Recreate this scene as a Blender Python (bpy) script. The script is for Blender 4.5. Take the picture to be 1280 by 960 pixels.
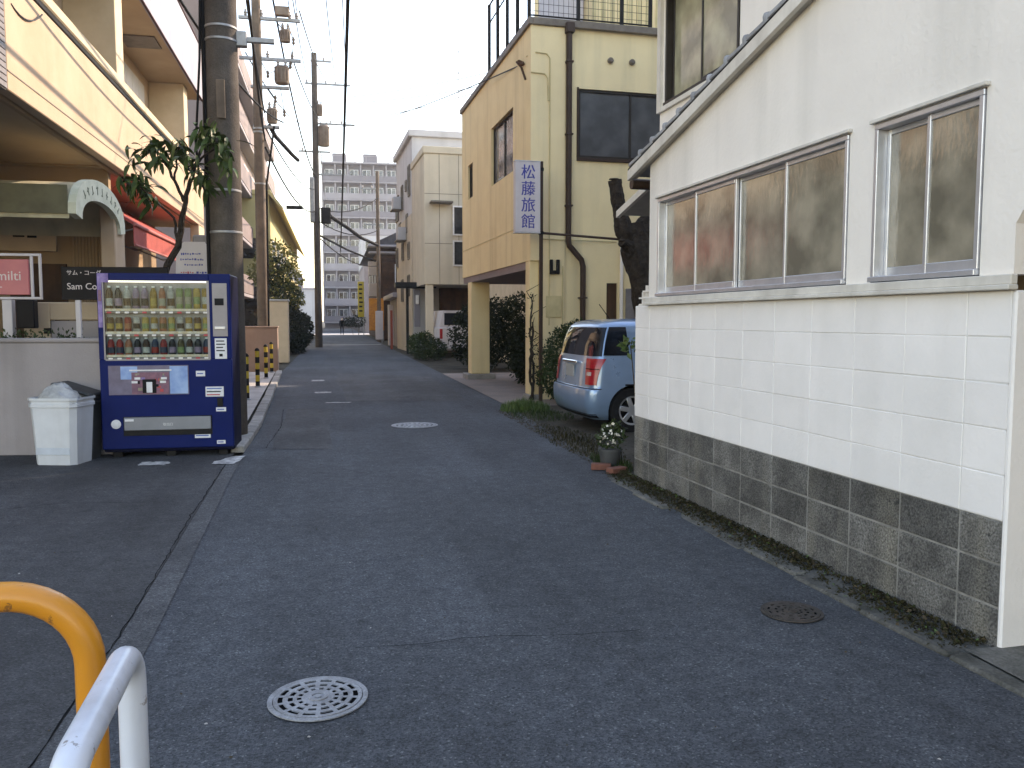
import bpy, math, random
import numpy as np
from mathutils import Matrix, Vector, Euler

R = math.radians
PI = math.pi
rng = random.Random(7)
for o in list(bpy.data.objects):
    bpy.data.objects.remove(o)
scene = bpy.context.scene
col = scene.collection

# ------------------------------------------------------------------ camera
cam_d = bpy.data.cameras.new('camera')
cam = bpy.data.objects.new('camera', cam_d)
col.objects.link(cam)
cam_d.sensor_width = 36.0
cam_d.lens = 36.0 * 1036 / 1280
cam_d.clip_start = 0.05
cam_d.clip_end = 3000
cam.location = (0, 0, 1.5)
cam.rotation_euler = (R(90 - 4.416), 0, R(-12.095))
scene.camera = cam

# ------------------------------------------------------------------ sky, sun, exposure
SUN_AZ, SUN_EL = 60.0, 31.0          # azimuth measured from +Y towards +X
world = bpy.data.worlds.new('World')
scene.world = world
world.use_nodes = True
wn = world.node_tree
wn.nodes.clear()
sky = wn.nodes.new('ShaderNodeTexSky')
sky.sky_type = 'NISHITA'
sky.sun_disc = False
sky.sun_elevation = R(SUN_EL)
sky.sun_rotation = R(SUN_AZ)
sky.air_density = 1.3
sky.dust_density = 0.4
sky.ozone_density = 1.0
bg = wn.nodes.new('ShaderNodeBackground')
bg.inputs['Strength'].default_value = 0.15
wo = wn.nodes.new('ShaderNodeOutputWorld')
wn.links.new(sky.outputs[0], bg.inputs[0])
wn.links.new(bg.outputs[0], wo.inputs[0])
sun_d = bpy.data.lights.new('sun', 'SUN')
sun_d.energy = 2.0
sun_d.angle = R(0.53)
sun_d.color = (1.0, 0.90, 0.76)
sun = bpy.data.objects.new('sun', sun_d)
col.objects.link(sun)
sd = Vector((math.sin(R(SUN_AZ)) * math.cos(R(SUN_EL)), math.cos(R(SUN_AZ)) * math.cos(R(SUN_EL)), math.sin(R(SUN_EL))))
sun.rotation_euler = sd.to_track_quat('Z', 'Y').to_euler()
scene.view_settings.view_transform = 'Standard'
scene.view_settings.look = 'None'
scene.view_settings.gamma = 1.0
scene.view_settings.exposure = 1.98
scene.view_settings.use_white_balance = True
scene.view_settings.white_balance_temperature = 7900
scene.view_settings.white_balance_tint = 19
scene.cycles.max_bounces = 8
scene.cycles.diffuse_bounces = 5
scene.cycles.use_denoising = True

# ------------------------------------------------------------------ materials
MATS = {}
def _nodes(name):
    m = bpy.data.materials.new(name)
    m.use_nodes = True
    nt = m.node_tree
    b = nt.nodes['Principled BSDF']
    return m, nt, b

def mat(name, c, rough=0.7, c2=None, scale=4.0, bump=0.0, bscale=60.0, metal=0.0, spec=None, rand=0.0,
        streak=None, coat=0.0, trans=0.0, detail=6.0, bdist=0.01, fine=0.0, chips=None):
    """procedural surface: two tones mixed by noise, fine relief, optional per-object shade and vertical grime streaks"""
    if name in MATS:
        return MATS[name]
    if spec is None: spec = 0.5 if max(c) > 0.12 else (0.18 if max(c) > 0.03 else 0.06)
    m, nt, b = _nodes(name)
    N, L = nt.nodes, nt.links
    tc = N.new('ShaderNodeTexCoord')
    if rand and not name.startswith('leaf'):
        class _T: pass
        geo = N.new('ShaderNodeNewGeometry')
        tcp = _T()
        tcp.outputs = {'Object': geo.outputs['Position']}
        tc = tcp
    c2 = c2 or tuple(v * 0.8 for v in c)
    nz = N.new('ShaderNodeTexNoise')
    nz.inputs['Scale'].default_value = scale
    nz.inputs['Detail'].default_value = detail
    nz.inputs['Roughness'].default_value = 0.62
    L.new(tc.outputs['Object'], nz.inputs['Vector'])
    rp = N.new('ShaderNodeMapRange')
    rp.inputs['From Min'].default_value = 0.36
    rp.inputs['From Max'].default_value = 0.66
    L.new(nz.outputs['Fac'], rp.inputs['Value'])
    mx = N.new('ShaderNodeMix')
    mx.data_type = 'RGBA'
    mx.inputs['A'].default_value = (*c, 1)
    mx.inputs['B'].default_value = (*c2, 1)
    L.new(rp.outputs[0], mx.inputs['Factor'])
    out = mx.outputs['Result']
    if streak:
        mp = N.new('ShaderNodeMapping')
        mp.inputs['Scale'].default_value = (streak[1], streak[1], streak[1] * 0.06)
        L.new(tc.outputs['Object'], mp.inputs['Vector'])
        ns = N.new('ShaderNodeTexNoise')
        ns.inputs['Scale'].default_value = 1.0
        ns.inputs['Detail'].default_value = 5
        L.new(mp.outputs[0], ns.inputs['Vector'])
        r2 = N.new('ShaderNodeMapRange')
        r2.inputs['From Min'].default_value = 0.5
        r2.inputs['From Max'].default_value = 0.75
        r2.inputs['To Max'].default_value = streak[2]
        L.new(ns.outputs['Fac'], r2.inputs['Value'])
        m2 = N.new('ShaderNodeMix')
        m2.data_type = 'RGBA'
        m2.inputs['B'].default_value = (*streak[0], 1)
        L.new(out, m2.inputs['A'])
        L.new(r2.outputs[0], m2.inputs['Factor'])
        out = m2.outputs['Result']
    if rand:
        oi = N.new('ShaderNodeObjectInfo')
        r3 = N.new('ShaderNodeMapRange')
        r3.inputs['To Min'].default_value = 1 - rand
        r3.inputs['To Max'].default_value = 1 + rand
        L.new(oi.outputs['Random'], r3.inputs['Value'])
        hs = N.new('ShaderNodeHueSaturation')
        L.new(r3.outputs[0], hs.inputs['Value'])
        L.new(out, hs.inputs['Color'])
        out = hs.outputs[0]
    if fine:
        n4 = N.new('ShaderNodeTexNoise')
        n4.inputs['Scale'].default_value = bscale
        n4.inputs['Detail'].default_value = 3
        L.new(tc.outputs['Object'], n4.inputs['Vector'])
        r4 = N.new('ShaderNodeMapRange')
        r4.inputs['From Min'].default_value = 0.3
        r4.inputs['From Max'].default_value = 0.7
        r4.inputs['To Min'].default_value = 1 - fine
        r4.inputs['To Max'].default_value = 1 + fine
        L.new(n4.outputs['Fac'], r4.inputs['Value'])
        h4 = N.new('ShaderNodeHueSaturation')
        L.new(r4.outputs[0], h4.inputs['Value'])
        L.new(out, h4.inputs['Color'])
        out = h4.outputs[0]
    if chips:
        n5 = N.new('ShaderNodeTexNoise')
        n5.inputs['Scale'].default_value = chips[1]
        n5.inputs['Detail'].default_value = 8
        n5.inputs['Roughness'].default_value = 0.7
        L.new(tc.outputs['Object'], n5.inputs['Vector'])
        r5 = N.new('ShaderNodeMapRange')
        r5.inputs['From Min'].default_value = chips[2]
        r5.inputs['From Max'].default_value = chips[2] + 0.025
        r5.inputs['To Max'].default_value = 0.85
        L.new(n5.outputs['Fac'], r5.inputs['Value'])
        m5 = N.new('ShaderNodeMix')
        m5.data_type = 'RGBA'
        m5.inputs['B'].default_value = (*chips[0], 1)
        L.new(out, m5.inputs['A'])
        L.new(r5.outputs[0], m5.inputs['Factor'])
        out = m5.outputs['Result']
    L.new(out, b.inputs['Base Color'])
    # roughness varies a little too
    rr = N.new('ShaderNodeMapRange')
    rr.inputs['To Min'].default_value = max(0.02, rough - 0.08)
    rr.inputs['To Max'].default_value = min(1.0, rough + 0.08)
    L.new(nz.outputs['Fac'], rr.inputs['Value'])
    L.new(rr.outputs[0], b.inputs['Roughness'])
    b.inputs['Metallic'].default_value = metal
    b.inputs['Specular IOR Level'].default_value = spec
    b.inputs['Coat Weight'].default_value = coat
    b.inputs['Coat Roughness'].default_value = 0.05
    b.inputs['Transmission Weight'].default_value = trans
    if bump:
        nb = N.new('ShaderNodeTexNoise')
        nb.inputs['Scale'].default_value = bscale
        nb.inputs['Detail'].default_value = 4
        L.new(tc.outputs['Object'], nb.inputs['Vector'])
        bp = N.new('ShaderNodeBump')
        bp.inputs['Strength'].default_value = bump
        bp.inputs['Distance'].default_value = bdist
        L.new(nb.outputs['Fac'], bp.inputs['Height'])
        L.new(bp.outputs[0], b.inputs['Normal'])
    MATS[name] = m
    return m

def asphalt(name, dark, mid, light, big=0.5):
    m, nt, b = _nodes(name)
    N, L = nt.nodes, nt.links
    tc = N.new('ShaderNodeTexCoord')
    def noise(s, d=4, rgh=0.6):
        n = N.new('ShaderNodeTexNoise')
        n.inputs['Scale'].default_value = s
        n.inputs['Detail'].default_value = d
        n.inputs['Roughness'].default_value = rgh
        L.new(tc.outputs['Object'], n.inputs['Vector'])
        return n
    ag = N.new('ShaderNodeTexVoronoi')
    ag.inputs['Scale'].default_value = 130
    L.new(tc.outputs['Object'], ag.inputs['Vector'])
    sepc = N.new('ShaderNodeSeparateColor')
    L.new(ag.outputs['Color'], sepc.inputs[0])
    cr = N.new('ShaderNodeValToRGB')
    e = cr.color_ramp.elements
    e[0].position = 0.0
    e[0].color = (*dark, 1)
    e[1].position = 1.0
    e[1].color = (*light, 1)
    k = e.new(0.55)
    k.color = (*mid, 1)
    k = e.new(0.96)
    k.color = (*[v * 1.35 for v in mid], 1)
    L.new(sepc.outputs[0], cr.inputs[0])
    n1 = noise(big, 8, 0.65)
    r1 = N.new('ShaderNodeMapRange')
    r1.inputs['From Min'].default_value = 0.3
    r1.inputs['From Max'].default_value = 0.7
    r1.inputs['To Min'].default_value = 0.66
    r1.inputs['To Max'].default_value = 1.35
    L.new(n1.outputs['Fac'], r1.inputs['Value'])
    n2 = noise(9, 6, 0.7)
    r2 = N.new('ShaderNodeMapRange')
    r2.inputs['From Min'].default_value = 0.3
    r2.inputs['From Max'].default_value = 0.7
    r2.inputs['To Min'].default_value = 0.72
    r2.inputs['To Max'].default_value = 1.28
    L.new(n2.outputs['Fac'], r2.inputs['Value'])
    mu = N.new('ShaderNodeMath')
    mu.operation = 'MULTIPLY'
    L.new(r1.outputs[0], mu.inputs[0])
    L.new(r2.outputs[0], mu.inputs[1])
    mp = N.new('ShaderNodeMapping')                   # wheel-worn lanes and old stains stretched along the street
    mp.inputs['Scale'].default_value = (1.7, 0.16, 1.0)
    L.new(tc.outputs['Object'], mp.inputs['Vector'])
    n6 = N.new('ShaderNodeTexNoise')
    n6.inputs['Scale'].default_value = 1.0
    n6.inputs['Detail'].default_value = 7
    n6.inputs['Roughness'].default_value = 0.6
    L.new(mp.outputs[0], n6.inputs['Vector'])
    r6 = N.new('ShaderNodeMapRange')
    r6.inputs['From Min'].default_value = 0.32
    r6.inputs['From Max'].default_value = 0.68
    r6.inputs['To Min'].default_value = 0.8
    r6.inputs['To Max'].default_value = 1.2
    L.new(n6.outputs['Fac'], r6.inputs['Value'])
    n7 = noise(1.9, 9, 0.7)
    r7 = N.new('ShaderNodeMapRange')
    r7.inputs['From Min'].default_value = 0.60
    r7.inputs['From Max'].default_value = 0.70
    r7.inputs['To Min'].default_value = 1.0
    r7.inputs['To Max'].default_value = 0.68
    L.new(n7.outputs['Fac'], r7.inputs['Value'])
    m6 = N.new('ShaderNodeMath')
    m6.operation = 'MULTIPLY'
    L.new(r6.outputs[0], m6.inputs[0])
    L.new(r7.outputs[0], m6.inputs[1])
    m7 = N.new('ShaderNodeMath')
    m7.operation = 'MULTIPLY'
    L.new(mu.outputs[0], m7.inputs[0])
    L.new(m6.outputs[0], m7.inputs[1])
    mu = m7
    hs = N.new('ShaderNodeHueSaturation')
    L.new(mu.outputs[0], hs.inputs['Value'])
    L.new(cr.outputs[0], hs.inputs['Color'])
    L.new(hs.outputs[0], b.inputs['Base Color'])
    b.inputs['Roughness'].default_value = 0.82
    b.inputs['Specular IOR Level'].default_value = 0.35
    n3 = noise(160, 3)
    ad = N.new('ShaderNodeMath')
    ad.operation = 'ADD'
    L.new(ag.outputs['Distance'], ad.inputs[0])
    L.new(n3.outputs['Fac'], ad.inputs[1])
    bp = N.new('ShaderNodeBump')
    bp.inputs['Strength'].default_value = 0.55
    bp.inputs['Distance'].default_value = 0.008
    L.new(ad.outputs[0], bp.inputs['Height'])
    L.new(bp.outputs[0], b.inputs['Normal'])
    MATS[name] = m
    return m

def patterned_glass(name, base, rough, bump, scl, dist=0.01, ior=1.6):
    """cast obscure glass seen from outside on a dark room: glossy face with uneven vertical relief"""
    m, nt, b = _nodes(name)
    N, L = nt.nodes, nt.links
    tc = N.new('ShaderNodeTexCoord')
    nz = N.new('ShaderNodeTexNoise')
    nz.inputs['Scale'].default_value = 3.0
    nz.inputs['Detail'].default_value = 6
    L.new(tc.outputs['Object'], nz.inputs['Vector'])
    mx = N.new('ShaderNodeMix')
    mx.data_type = 'RGBA'
    mx.inputs['A'].default_value = (*base, 1)
    mx.inputs['B'].default_value = (*[v * 2.2 for v in base], 1)
    cr_ = N.new('ShaderNodeMapRange')
    cr_.inputs['From Min'].default_value = 0.38
    cr_.inputs['From Max'].default_value = 0.64
    L.new(nz.outputs['Fac'], cr_.inputs['Value'])
    L.new(cr_.outputs[0], mx.inputs['Factor'])
    L.new(mx.outputs['Result'], b.inputs['Base Color'])
    b.inputs['Roughness'].default_value = rough
    b.inputs['IOR'].default_value = ior
    mp = N.new('ShaderNodeMapping')
    mp.inputs['Scale'].default_value = (scl, scl, scl * 0.35)
    L.new(tc.outputs['Object'], mp.inputs['Vector'])
    n2 = N.new('ShaderNodeTexNoise')
    n2.inputs['Scale'].default_value = 1.0
    n2.inputs['Detail'].default_value = 3
    L.new(mp.outputs[0], n2.inputs['Vector'])
    bp = N.new('ShaderNodeBump')
    bp.inputs['Strength'].default_value = bump
    bp.inputs['Distance'].default_value = dist
    L.new(n2.outputs['Fac'], bp.inputs['Height'])
    L.new(bp.outputs[0], b.inputs['Normal'])
    MATS[name] = m
    return m

def emit(name, c, s):
    m, nt, b = _nodes(name)
    b.inputs['Base Color'].default_value = (*c, 1)
    b.inputs['Emission Color'].default_value = (*c, 1)
    b.inputs['Emission Strength'].default_value = s
    MATS[name] = m
    return m

def clear_glass(name, tint=(0.9, 0.95, 0.95), rough=0.02, alpha=0.18):
    """thin pane: mostly see-through, mirror-like at grazing angles"""
    m, nt, b = _nodes(name)
    N, L = nt.nodes, nt.links
    tr = N.new('ShaderNodeBsdfTransparent')
    tr.inputs[0].default_value = (*tint, 1)
    gl = N.new('ShaderNodeBsdfGlossy')
    gl.inputs['Roughness'].default_value = rough
    fr = N.new('ShaderNodeFresnel')
    fr.inputs['IOR'].default_value = 1.2
    ms = N.new('ShaderNodeMixShader')
    L.new(fr.outputs[0], ms.inputs[0])
    L.new(tr.outputs[0], ms.inputs[1])
    L.new(gl.outputs[0], ms.inputs[2])
    L.new(ms.outputs[0], nt.nodes['Material Output'].inputs[0])
    MATS[name] = m
    return m

asphalt('road_asphalt', (0.030, 0.034, 0.040), (0.066, 0.073, 0.083), (0.17, 0.18, 0.19), 0.35)
asphalt('lot_asphalt', (0.032, 0.033, 0.036), (0.055, 0.057, 0.061), (0.12, 0.12, 0.12), 0.5)
asphalt('worn_asphalt', (0.040, 0.042, 0.045), (0.073, 0.076, 0.081), (0.16, 0.16, 0.16), 0.8)
mat('earth', (0.075, 0.066, 0.05), 0.95, (0.04, 0.037, 0.03), 1.5, 0.8, 45, fine=0.4)
mat('concrete', (0.30, 0.29, 0.27), 0.9, (0.20, 0.195, 0.18), 3, 0.5, 60, fine=0.15)
mat('pale_concrete', (0.46, 0.44, 0.42), 0.9, (0.33, 0.31, 0.29), 2.2, 0.4, 60, fine=0.12)
mat('kerb_concrete', (0.34, 0.33, 0.31), 0.9, (0.22, 0.215, 0.20), 6, 0.5, 70, rand=0.18, fine=0.15)
mat('dirty_concrete', (0.14, 0.135, 0.12), 0.95, (0.06, 0.06, 0.05), 7, 0.7, 70, rand=0.25, fine=0.25)
mat('apron_concrete', (0.27, 0.22, 0.19), 0.92, (0.19, 0.165, 0.15), 1.2, 0.4, 50, fine=0.15)
mat('crack_tar', (0.012, 0.012, 0.013), 0.9)
mat('worn_paint', (0.55, 0.55, 0.54), 0.8, (0.16, 0.16, 0.165), 14, 0.3, 80)
mat('white_plaster', (0.83, 0.78, 0.72), 0.85, (0.77, 0.72, 0.665), 1.3, 0.28, 34, streak=((0.50, 0.48, 0.43), 3.0, 0.35), bdist=0.012)
mat('white_block', (0.83, 0.80, 0.775), 0.75, (0.77, 0.745, 0.72), 2.6, 0.25, 50, rand=0.03, streak=((0.56, 0.54, 0.50), 4.0, 0.2))
mat('white_joint', (0.72, 0.70, 0.67), 0.85, (0.62, 0.60, 0.57), 7)
mat('bare_block', (0.16, 0.155, 0.142), 0.95, (0.075, 0.072, 0.066), 4.5, 1.0, 95, rand=0.3, streak=((0.30, 0.27, 0.20), 3.0, 0.55), fine=0.6, bdist=0.014, chips=((0.03, 0.03, 0.028), 5, 0.64))
mat('mortar', (0.30, 0.29, 0.265), 0.95, (0.17, 0.165, 0.15), 9, 0.5, 90)
mat('ledge_paint', (0.66, 0.63, 0.57), 0.75, (0.54, 0.51, 0.46), 5, streak=((0.32, 0.30, 0.26), 6, 0.4))
mat('barge_paint', (0.70, 0.66, 0.59), 0.7, (0.56, 0.52, 0.46), 4, streak=((0.35, 0.32, 0.27), 5, 0.4))
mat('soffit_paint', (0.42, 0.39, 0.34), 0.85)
mat('roof_tile', (0.30, 0.31, 0.33), 0.5, (0.19, 0.195, 0.205), 7, 0.3, 50, rand=0.2)
mat('black_trim', (0.02, 0.018, 0.016), 0.6)
mat('aluminium', (0.62, 0.63, 0.66), 0.38, (0.52, 0.53, 0.56), 6, metal=0.65)
mat('dark_aluminium', (0.045, 0.038, 0.032), 0.4, (0.03, 0.026, 0.022), 6, metal=0.3)
patterned_glass('obscure_glass', (0.16, 0.142, 0.108), 0.12, 0.16, 34, 0.010, 2.0)
patterned_glass('dark_glass', (0.012, 0.013, 0.014), 0.04, 0.03, 3)
patterned_glass('screen_glass', (0.028, 0.029, 0.030), 0.45, 0.05, 60)
patterned_glass('dim_glass', (0.02, 0.021, 0.022), 0.3, 0.03, 4, 0.01, 1.25)
patterned_glass('curtain_glass', (0.20, 0.19, 0.13), 0.08, 0.03, 4)
patterned_glass('grey_glass', (0.10, 0.105, 0.11), 0.06, 0.03, 4)
clear_glass('clear_pane')
mat('yellow_wall', (0.80, 0.66, 0.38), 0.85, (0.74, 0.60, 0.335), 1.5, 0.2, 45, streak=((0.44, 0.33, 0.17), 3.5, 0.4))
mat('yellow_pale', (0.78, 0.645, 0.385), 0.85, (0.72, 0.59, 0.35), 1.5, 0.2, 45, streak=((0.42, 0.37, 0.24), 3.5, 0.4))
mat('yellow_trim', (0.60, 0.50, 0.27), 0.7, streak=((0.35, 0.29, 0.17), 5, 0.3))
mat('brown_pipe', (0.055, 0.035, 0.026), 0.45, (0.04, 0.026, 0.02), 5)
mat('rust', (0.11, 0.055, 0.03), 0.9, (0.05, 0.028, 0.018), 14)
mat('flashing', (0.17, 0.14, 0.11), 0.6, (0.11, 0.09, 0.07), 5)
mat('black_metal', (0.015, 0.015, 0.016), 0.45, (0.024, 0.023, 0.022), 9)
mat('cream_wall', (0.50, 0.375, 0.26), 0.85, (0.44, 0.32, 0.215), 1.1, 0.2, 40, streak=((0.46, 0.38, 0.28), 3.2, 0.5))
mat('cream_trim', (0.60, 0.49, 0.33), 0.75, (0.54, 0.43, 0.28), 3)
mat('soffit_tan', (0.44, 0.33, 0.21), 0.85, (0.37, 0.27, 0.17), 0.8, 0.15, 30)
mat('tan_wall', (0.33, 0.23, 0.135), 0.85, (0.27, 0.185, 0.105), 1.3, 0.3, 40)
mat('grey_tile', (0.20, 0.185, 0.19), 0.6, (0.15, 0.14, 0.145), 8, rand=0.15)
mat('balcony_panel', (0.33, 0.29, 0.31), 0.7, (0.18, 0.23, 0.31), 0.9, streak=((0.40, 0.30, 0.32), 2.5, 0.6))
mat('roller_panel', (0.52, 0.50, 0.47), 0.6, (0.45, 0.43, 0.41), 2)
mat('maroon', (0.06, 0.025, 0.03), 0.7)
mat('red_canvas', (0.40, 0.072, 0.055), 0.85, (0.30, 0.05, 0.042), 3, 0.3, 80)
mat('pink_canvas', (0.48, 0.16, 0.14), 0.8)
mat('canopy_vinyl', (0.55, 0.51, 0.36), 0.7, (0.40, 0.37, 0.26), 2, streak=((0.2, 0.19, 0.13), 4, 0.5))
mat('canopy_shade_tone', (0.15, 0.145, 0.085), 0.8, (0.10, 0.095, 0.06), 3)  # dark copy of the canopy colour for its side in shade
mat('canopy_face', (0.66, 0.68, 0.54), 0.7, (0.52, 0.55, 0.42), 5)
mat('canopy_ink', (0.20, 0.24, 0.17), 0.8)
mat('wall_lilac', (0.36, 0.325, 0.325), 0.9, (0.28, 0.255, 0.255), 0.9, 0.35, 50, streak=((0.15, 0.135, 0.125), 2.6, 0.5))
mat('wall_cream', (0.58, 0.46, 0.32), 0.88, (0.49, 0.385, 0.27), 2, 0.3, 45)
mat('wall_pinkish', (0.40, 0.275, 0.21), 0.9, (0.33, 0.225, 0.17), 2, 0.3, 45, streak=((0.26, 0.18, 0.14), 3, 0.4))
mat('pole_concrete', (0.105, 0.09, 0.077), 0.9, (0.062, 0.053, 0.046), 3, 0.5, 55, streak=((0.06, 0.052, 0.045), 6, 0.6), fine=0.15)
mat('pole_brown', (0.17, 0.125, 0.09), 0.85, (0.10, 0.075, 0.055), 3, streak=((0.06, 0.045, 0.035), 6, 0.5))
mat('galvanised', (0.33, 0.34, 0.35), 0.5, (0.24, 0.245, 0.25), 8, metal=0.5)
mat('cable_black', (0.012, 0.012, 0.013), 0.6)
mat('wire_grey', (0.05, 0.052, 0.056), 0.6)
mat('transformer_grey', (0.22, 0.175, 0.135), 0.6, (0.14, 0.105, 0.08), 4, streak=((0.16, 0.08, 0.05), 6, 0.5))
mat('ceramic', (0.30, 0.28, 0.26), 0.3)
mat('navy_paint', (0.001, 0.010, 0.085), 0.4, (0.002, 0.012, 0.10), 2, spec=0.1)
mat('navy_side', (0.006, 0.008, 0.03), 0.45, (0.005, 0.006, 0.025), 3)
mat('vend_grey', (0.30, 0.275, 0.28), 0.4, (0.25, 0.23, 0.235), 4)
mat('vend_flap', (0.22, 0.235, 0.26), 0.3, (0.18, 0.195, 0.215), 4)
mat('vend_back', (0.30, 0.28, 0.27), 0.6, (0.20, 0.185, 0.185), 7)
mat('price_strip', (0.62, 0.42, 0.24), 0.5, (0.68, 0.62, 0.55), 30)
mat('shelf_metal', (0.22, 0.19, 0.19), 0.4, metal=0.3)
mat('button_white', (0.75, 0.73, 0.70), 0.4)
mat('sticker_white', (0.72, 0.73, 0.74), 0.5, (0.60, 0.61, 0.63), 30)
mat('sticker_red', (0.50, 0.05, 0.06), 0.5)
mat('sticker_blue', (0.06, 0.13, 0.42), 0.5)
mat('sticker_black', (0.015, 0.015, 0.017), 0.4)
mat('poster_purple', (0.30, 0.22, 0.46), 0.5, (0.11, 0.07, 0.24), 9)
mat('poster_pink', (0.25, 0.10, 0.15), 0.5, (0.12, 0.06, 0.10), 14)
mat('poster_sky', (0.10, 0.22, 0.52), 0.3, (0.30, 0.46, 0.70), 3.5)
mat('poster_dusk', (0.085, 0.075, 0.13), 0.3, (0.15, 0.14, 0.23), 5)
emit('tube_light', (1.0, 0.97, 0.92), 0.4)
mat('bin_plastic', (0.62, 0.65, 0.68), 0.45, (0.53, 0.555, 0.585), 3, streak=((0.40, 0.40, 0.40), 6, 0.35))
mat('bin_dark', (0.075, 0.078, 0.08), 0.5, (0.05, 0.052, 0.054), 4)
mat('bin_label', (0.52, 0.58, 0.65), 0.5)
mat('bag_film', (0.45, 0.46, 0.46), 0.25, (0.30, 0.31, 0.31), 9, 0.6, 14, trans=0.0, bdist=0.03)
mat('rail_orange', (0.68, 0.26, 0.022), 0.32, (0.64, 0.25, 0.022), 3, coat=0.15, streak=((0.36, 0.14, 0.03), 9, 0.45), chips=((0.20, 0.085, 0.03), 16, 0.63), bump=0.06, bscale=120)
mat('rail_white', (0.66, 0.69, 0.75), 0.30, (0.58, 0.61, 0.67), 3, coat=0.15, streak=((0.36, 0.36, 0.37), 9, 0.5), chips=((0.22, 0.19, 0.17), 16, 0.63), bump=0.06, bscale=120)
mat('cover_iron', (0.32, 0.335, 0.36), 0.55, (0.20, 0.205, 0.215), 14, 0.5, 120, metal=0.2, fine=0.2)
mat('cover_rusty', (0.085, 0.07, 0.06), 0.8, (0.05, 0.045, 0.04), 16, 0.6, 100)
mat('sump_dark', (0.004, 0.004, 0.005), 0.9)
mat('car_blue', (0.23, 0.36, 0.55), 0.3, (0.20, 0.31, 0.465), 2, metal=0.4, coat=0.8, streak=((0.20, 0.27, 0.36), 4, 0.3))
mat('car_black', (0.012, 0.012, 0.013), 0.5)
patterned_glass('car_glass', (0.006, 0.008, 0.012), 0.03, 0.0, 2, 0.01, 1.32)
mat('tyre', (0.018, 0.018, 0.019), 0.85, bump=0.3, bscale=50)
mat('alloy', (0.50, 0.52, 0.55), 0.35, metal=0.7)
mat('tail_red', (0.42, 0.012, 0.022), 0.3, (0.30, 0.008, 0.014), 18, coat=0.4)
mat('tail_clear', (0.55, 0.45, 0.45), 0.1, coat=1.0)
mat('plate_white', (0.33, 0.35, 0.36), 0.5)
mat('plate_ink', (0.02, 0.10, 0.05), 0.5)
mat('chrome', (0.75, 0.76, 0.78), 0.12, metal=1.0)
mat('sign_white', (0.56, 0.53, 0.55), 0.45, (0.50, 0.47, 0.49), 3, streak=((0.36, 0.30, 0.26), 5, 0.3))
mat('sign_ink', (0.035, 0.045, 0.30), 0.5)
mat('sign_pink', (0.55, 0.15, 0.16), 0.45, (0.47, 0.12, 0.14), 4)
mat('sign_letters', (0.70, 0.62, 0.60), 0.5)
mat('sign_black', (0.008, 0.008, 0.011), 0.3)
mat('sign_orange', (0.60, 0.24, 0.02), 0.6, (0.42, 0.15, 0.02), 6)
mat('sign_yellow', (0.62, 0.50, 0.06), 0.6)
mat('post_yellow', (0.60, 0.42, 0.04), 0.5, (0.45, 0.31, 0.03), 6)
mat('bark_dark', (0.050, 0.040, 0.032), 0.95, (0.020, 0.016, 0.013), 9, 1.0, 26, bdist=0.03)
mat('bark_grey', (0.105, 0.085, 0.062), 0.95, (0.05, 0.042, 0.032), 9, 0.8, 30, bdist=0.02)
mat('leaf_dark', (0.030, 0.060, 0.018), 0.42, (0.055, 0.088, 0.022), 5, rand=0.35)
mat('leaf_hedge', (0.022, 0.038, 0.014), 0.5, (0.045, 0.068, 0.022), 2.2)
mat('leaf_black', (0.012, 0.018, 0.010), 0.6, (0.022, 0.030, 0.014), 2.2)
mat('leaf_fresh', (0.085, 0.14, 0.03), 0.5, (0.045, 0.085, 0.02), 5)
mat('leaf_yellow', (0.26, 0.22, 0.035), 0.5, (0.14, 0.14, 0.03), 2)
mat('moss', (0.048, 0.042, 0.016), 1.0, (0.026, 0.024, 0.012), 14, 0.8, 90)
mat('dry_litter', (0.10, 0.075, 0.045), 0.95, (0.05, 0.04, 0.028), 9)
mat('petal', (0.70, 0.66, 0.56), 0.7)
mat('terracotta', (0.20, 0.075, 0.05), 0.85, (0.13, 0.05, 0.035), 9)
mat('bldg_cream', (0.60, 0.51, 0.385), 0.85, (0.52, 0.44, 0.33), 0.8, streak=((0.38, 0.33, 0.25), 1.6, 0.5))
mat('bldg_white', (0.56, 0.55, 0.56), 0.8, (0.48, 0.475, 0.49), 0.8, streak=((0.36, 0.35, 0.35), 1.6, 0.5))
mat('bldg_grey', (0.21, 0.195, 0.215), 0.85, (0.17, 0.16, 0.18), 0.3)
mat('bldg_slab', (0.34, 0.32, 0.345), 0.85, (0.29, 0.275, 0.295), 0.4)
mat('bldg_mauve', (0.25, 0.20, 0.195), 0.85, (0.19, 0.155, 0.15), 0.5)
mat('bldg_yellow', (0.62, 0.53, 0.25), 0.85, (0.55, 0.46, 0.21), 0.5)
mat('wood_dark', (0.095, 0.052, 0.030), 0.85, (0.055, 0.032, 0.02), 3, rand=0.2, streak=((0.03, 0.02, 0.014), 5, 0.6))
mat('wood_roof', (0.085, 0.08, 0.085), 0.7, (0.055, 0.052, 0.055), 3)
mat('skin', (0.45, 0.29, 0.20), 0.6)
mat('cloth_black', (0.012, 0.012, 0.014), 0.9)
mat('hair_black', (0.008, 0.007, 0.007), 0.5)
mat('mask_white', (0.7, 0.7, 0.7), 0.8)
mat('red_post', (0.33, 0.06, 0.03), 0.6)
for i, c in enumerate([(0.10, 0.045, 0.02), (0.42, 0.30, 0.42), (0.66, 0.64, 0.58), (0.48, 0.28, 0.05), (0.30, 0.40, 0.16), (0.60, 0.42, 0.10),
                       (0.45, 0.04, 0.03), (0.02, 0.02, 0.022), (0.035, 0.06, 0.11), (0.50, 0.46, 0.34), (0.16, 0.12, 0.05), (0.55, 0.20, 0.10)]):
    mat('drink_%d' % i, tuple(v * .62 for v in c), 0.35, tuple(v * 0.35 for v in c), 22, spec=0.2)

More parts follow.
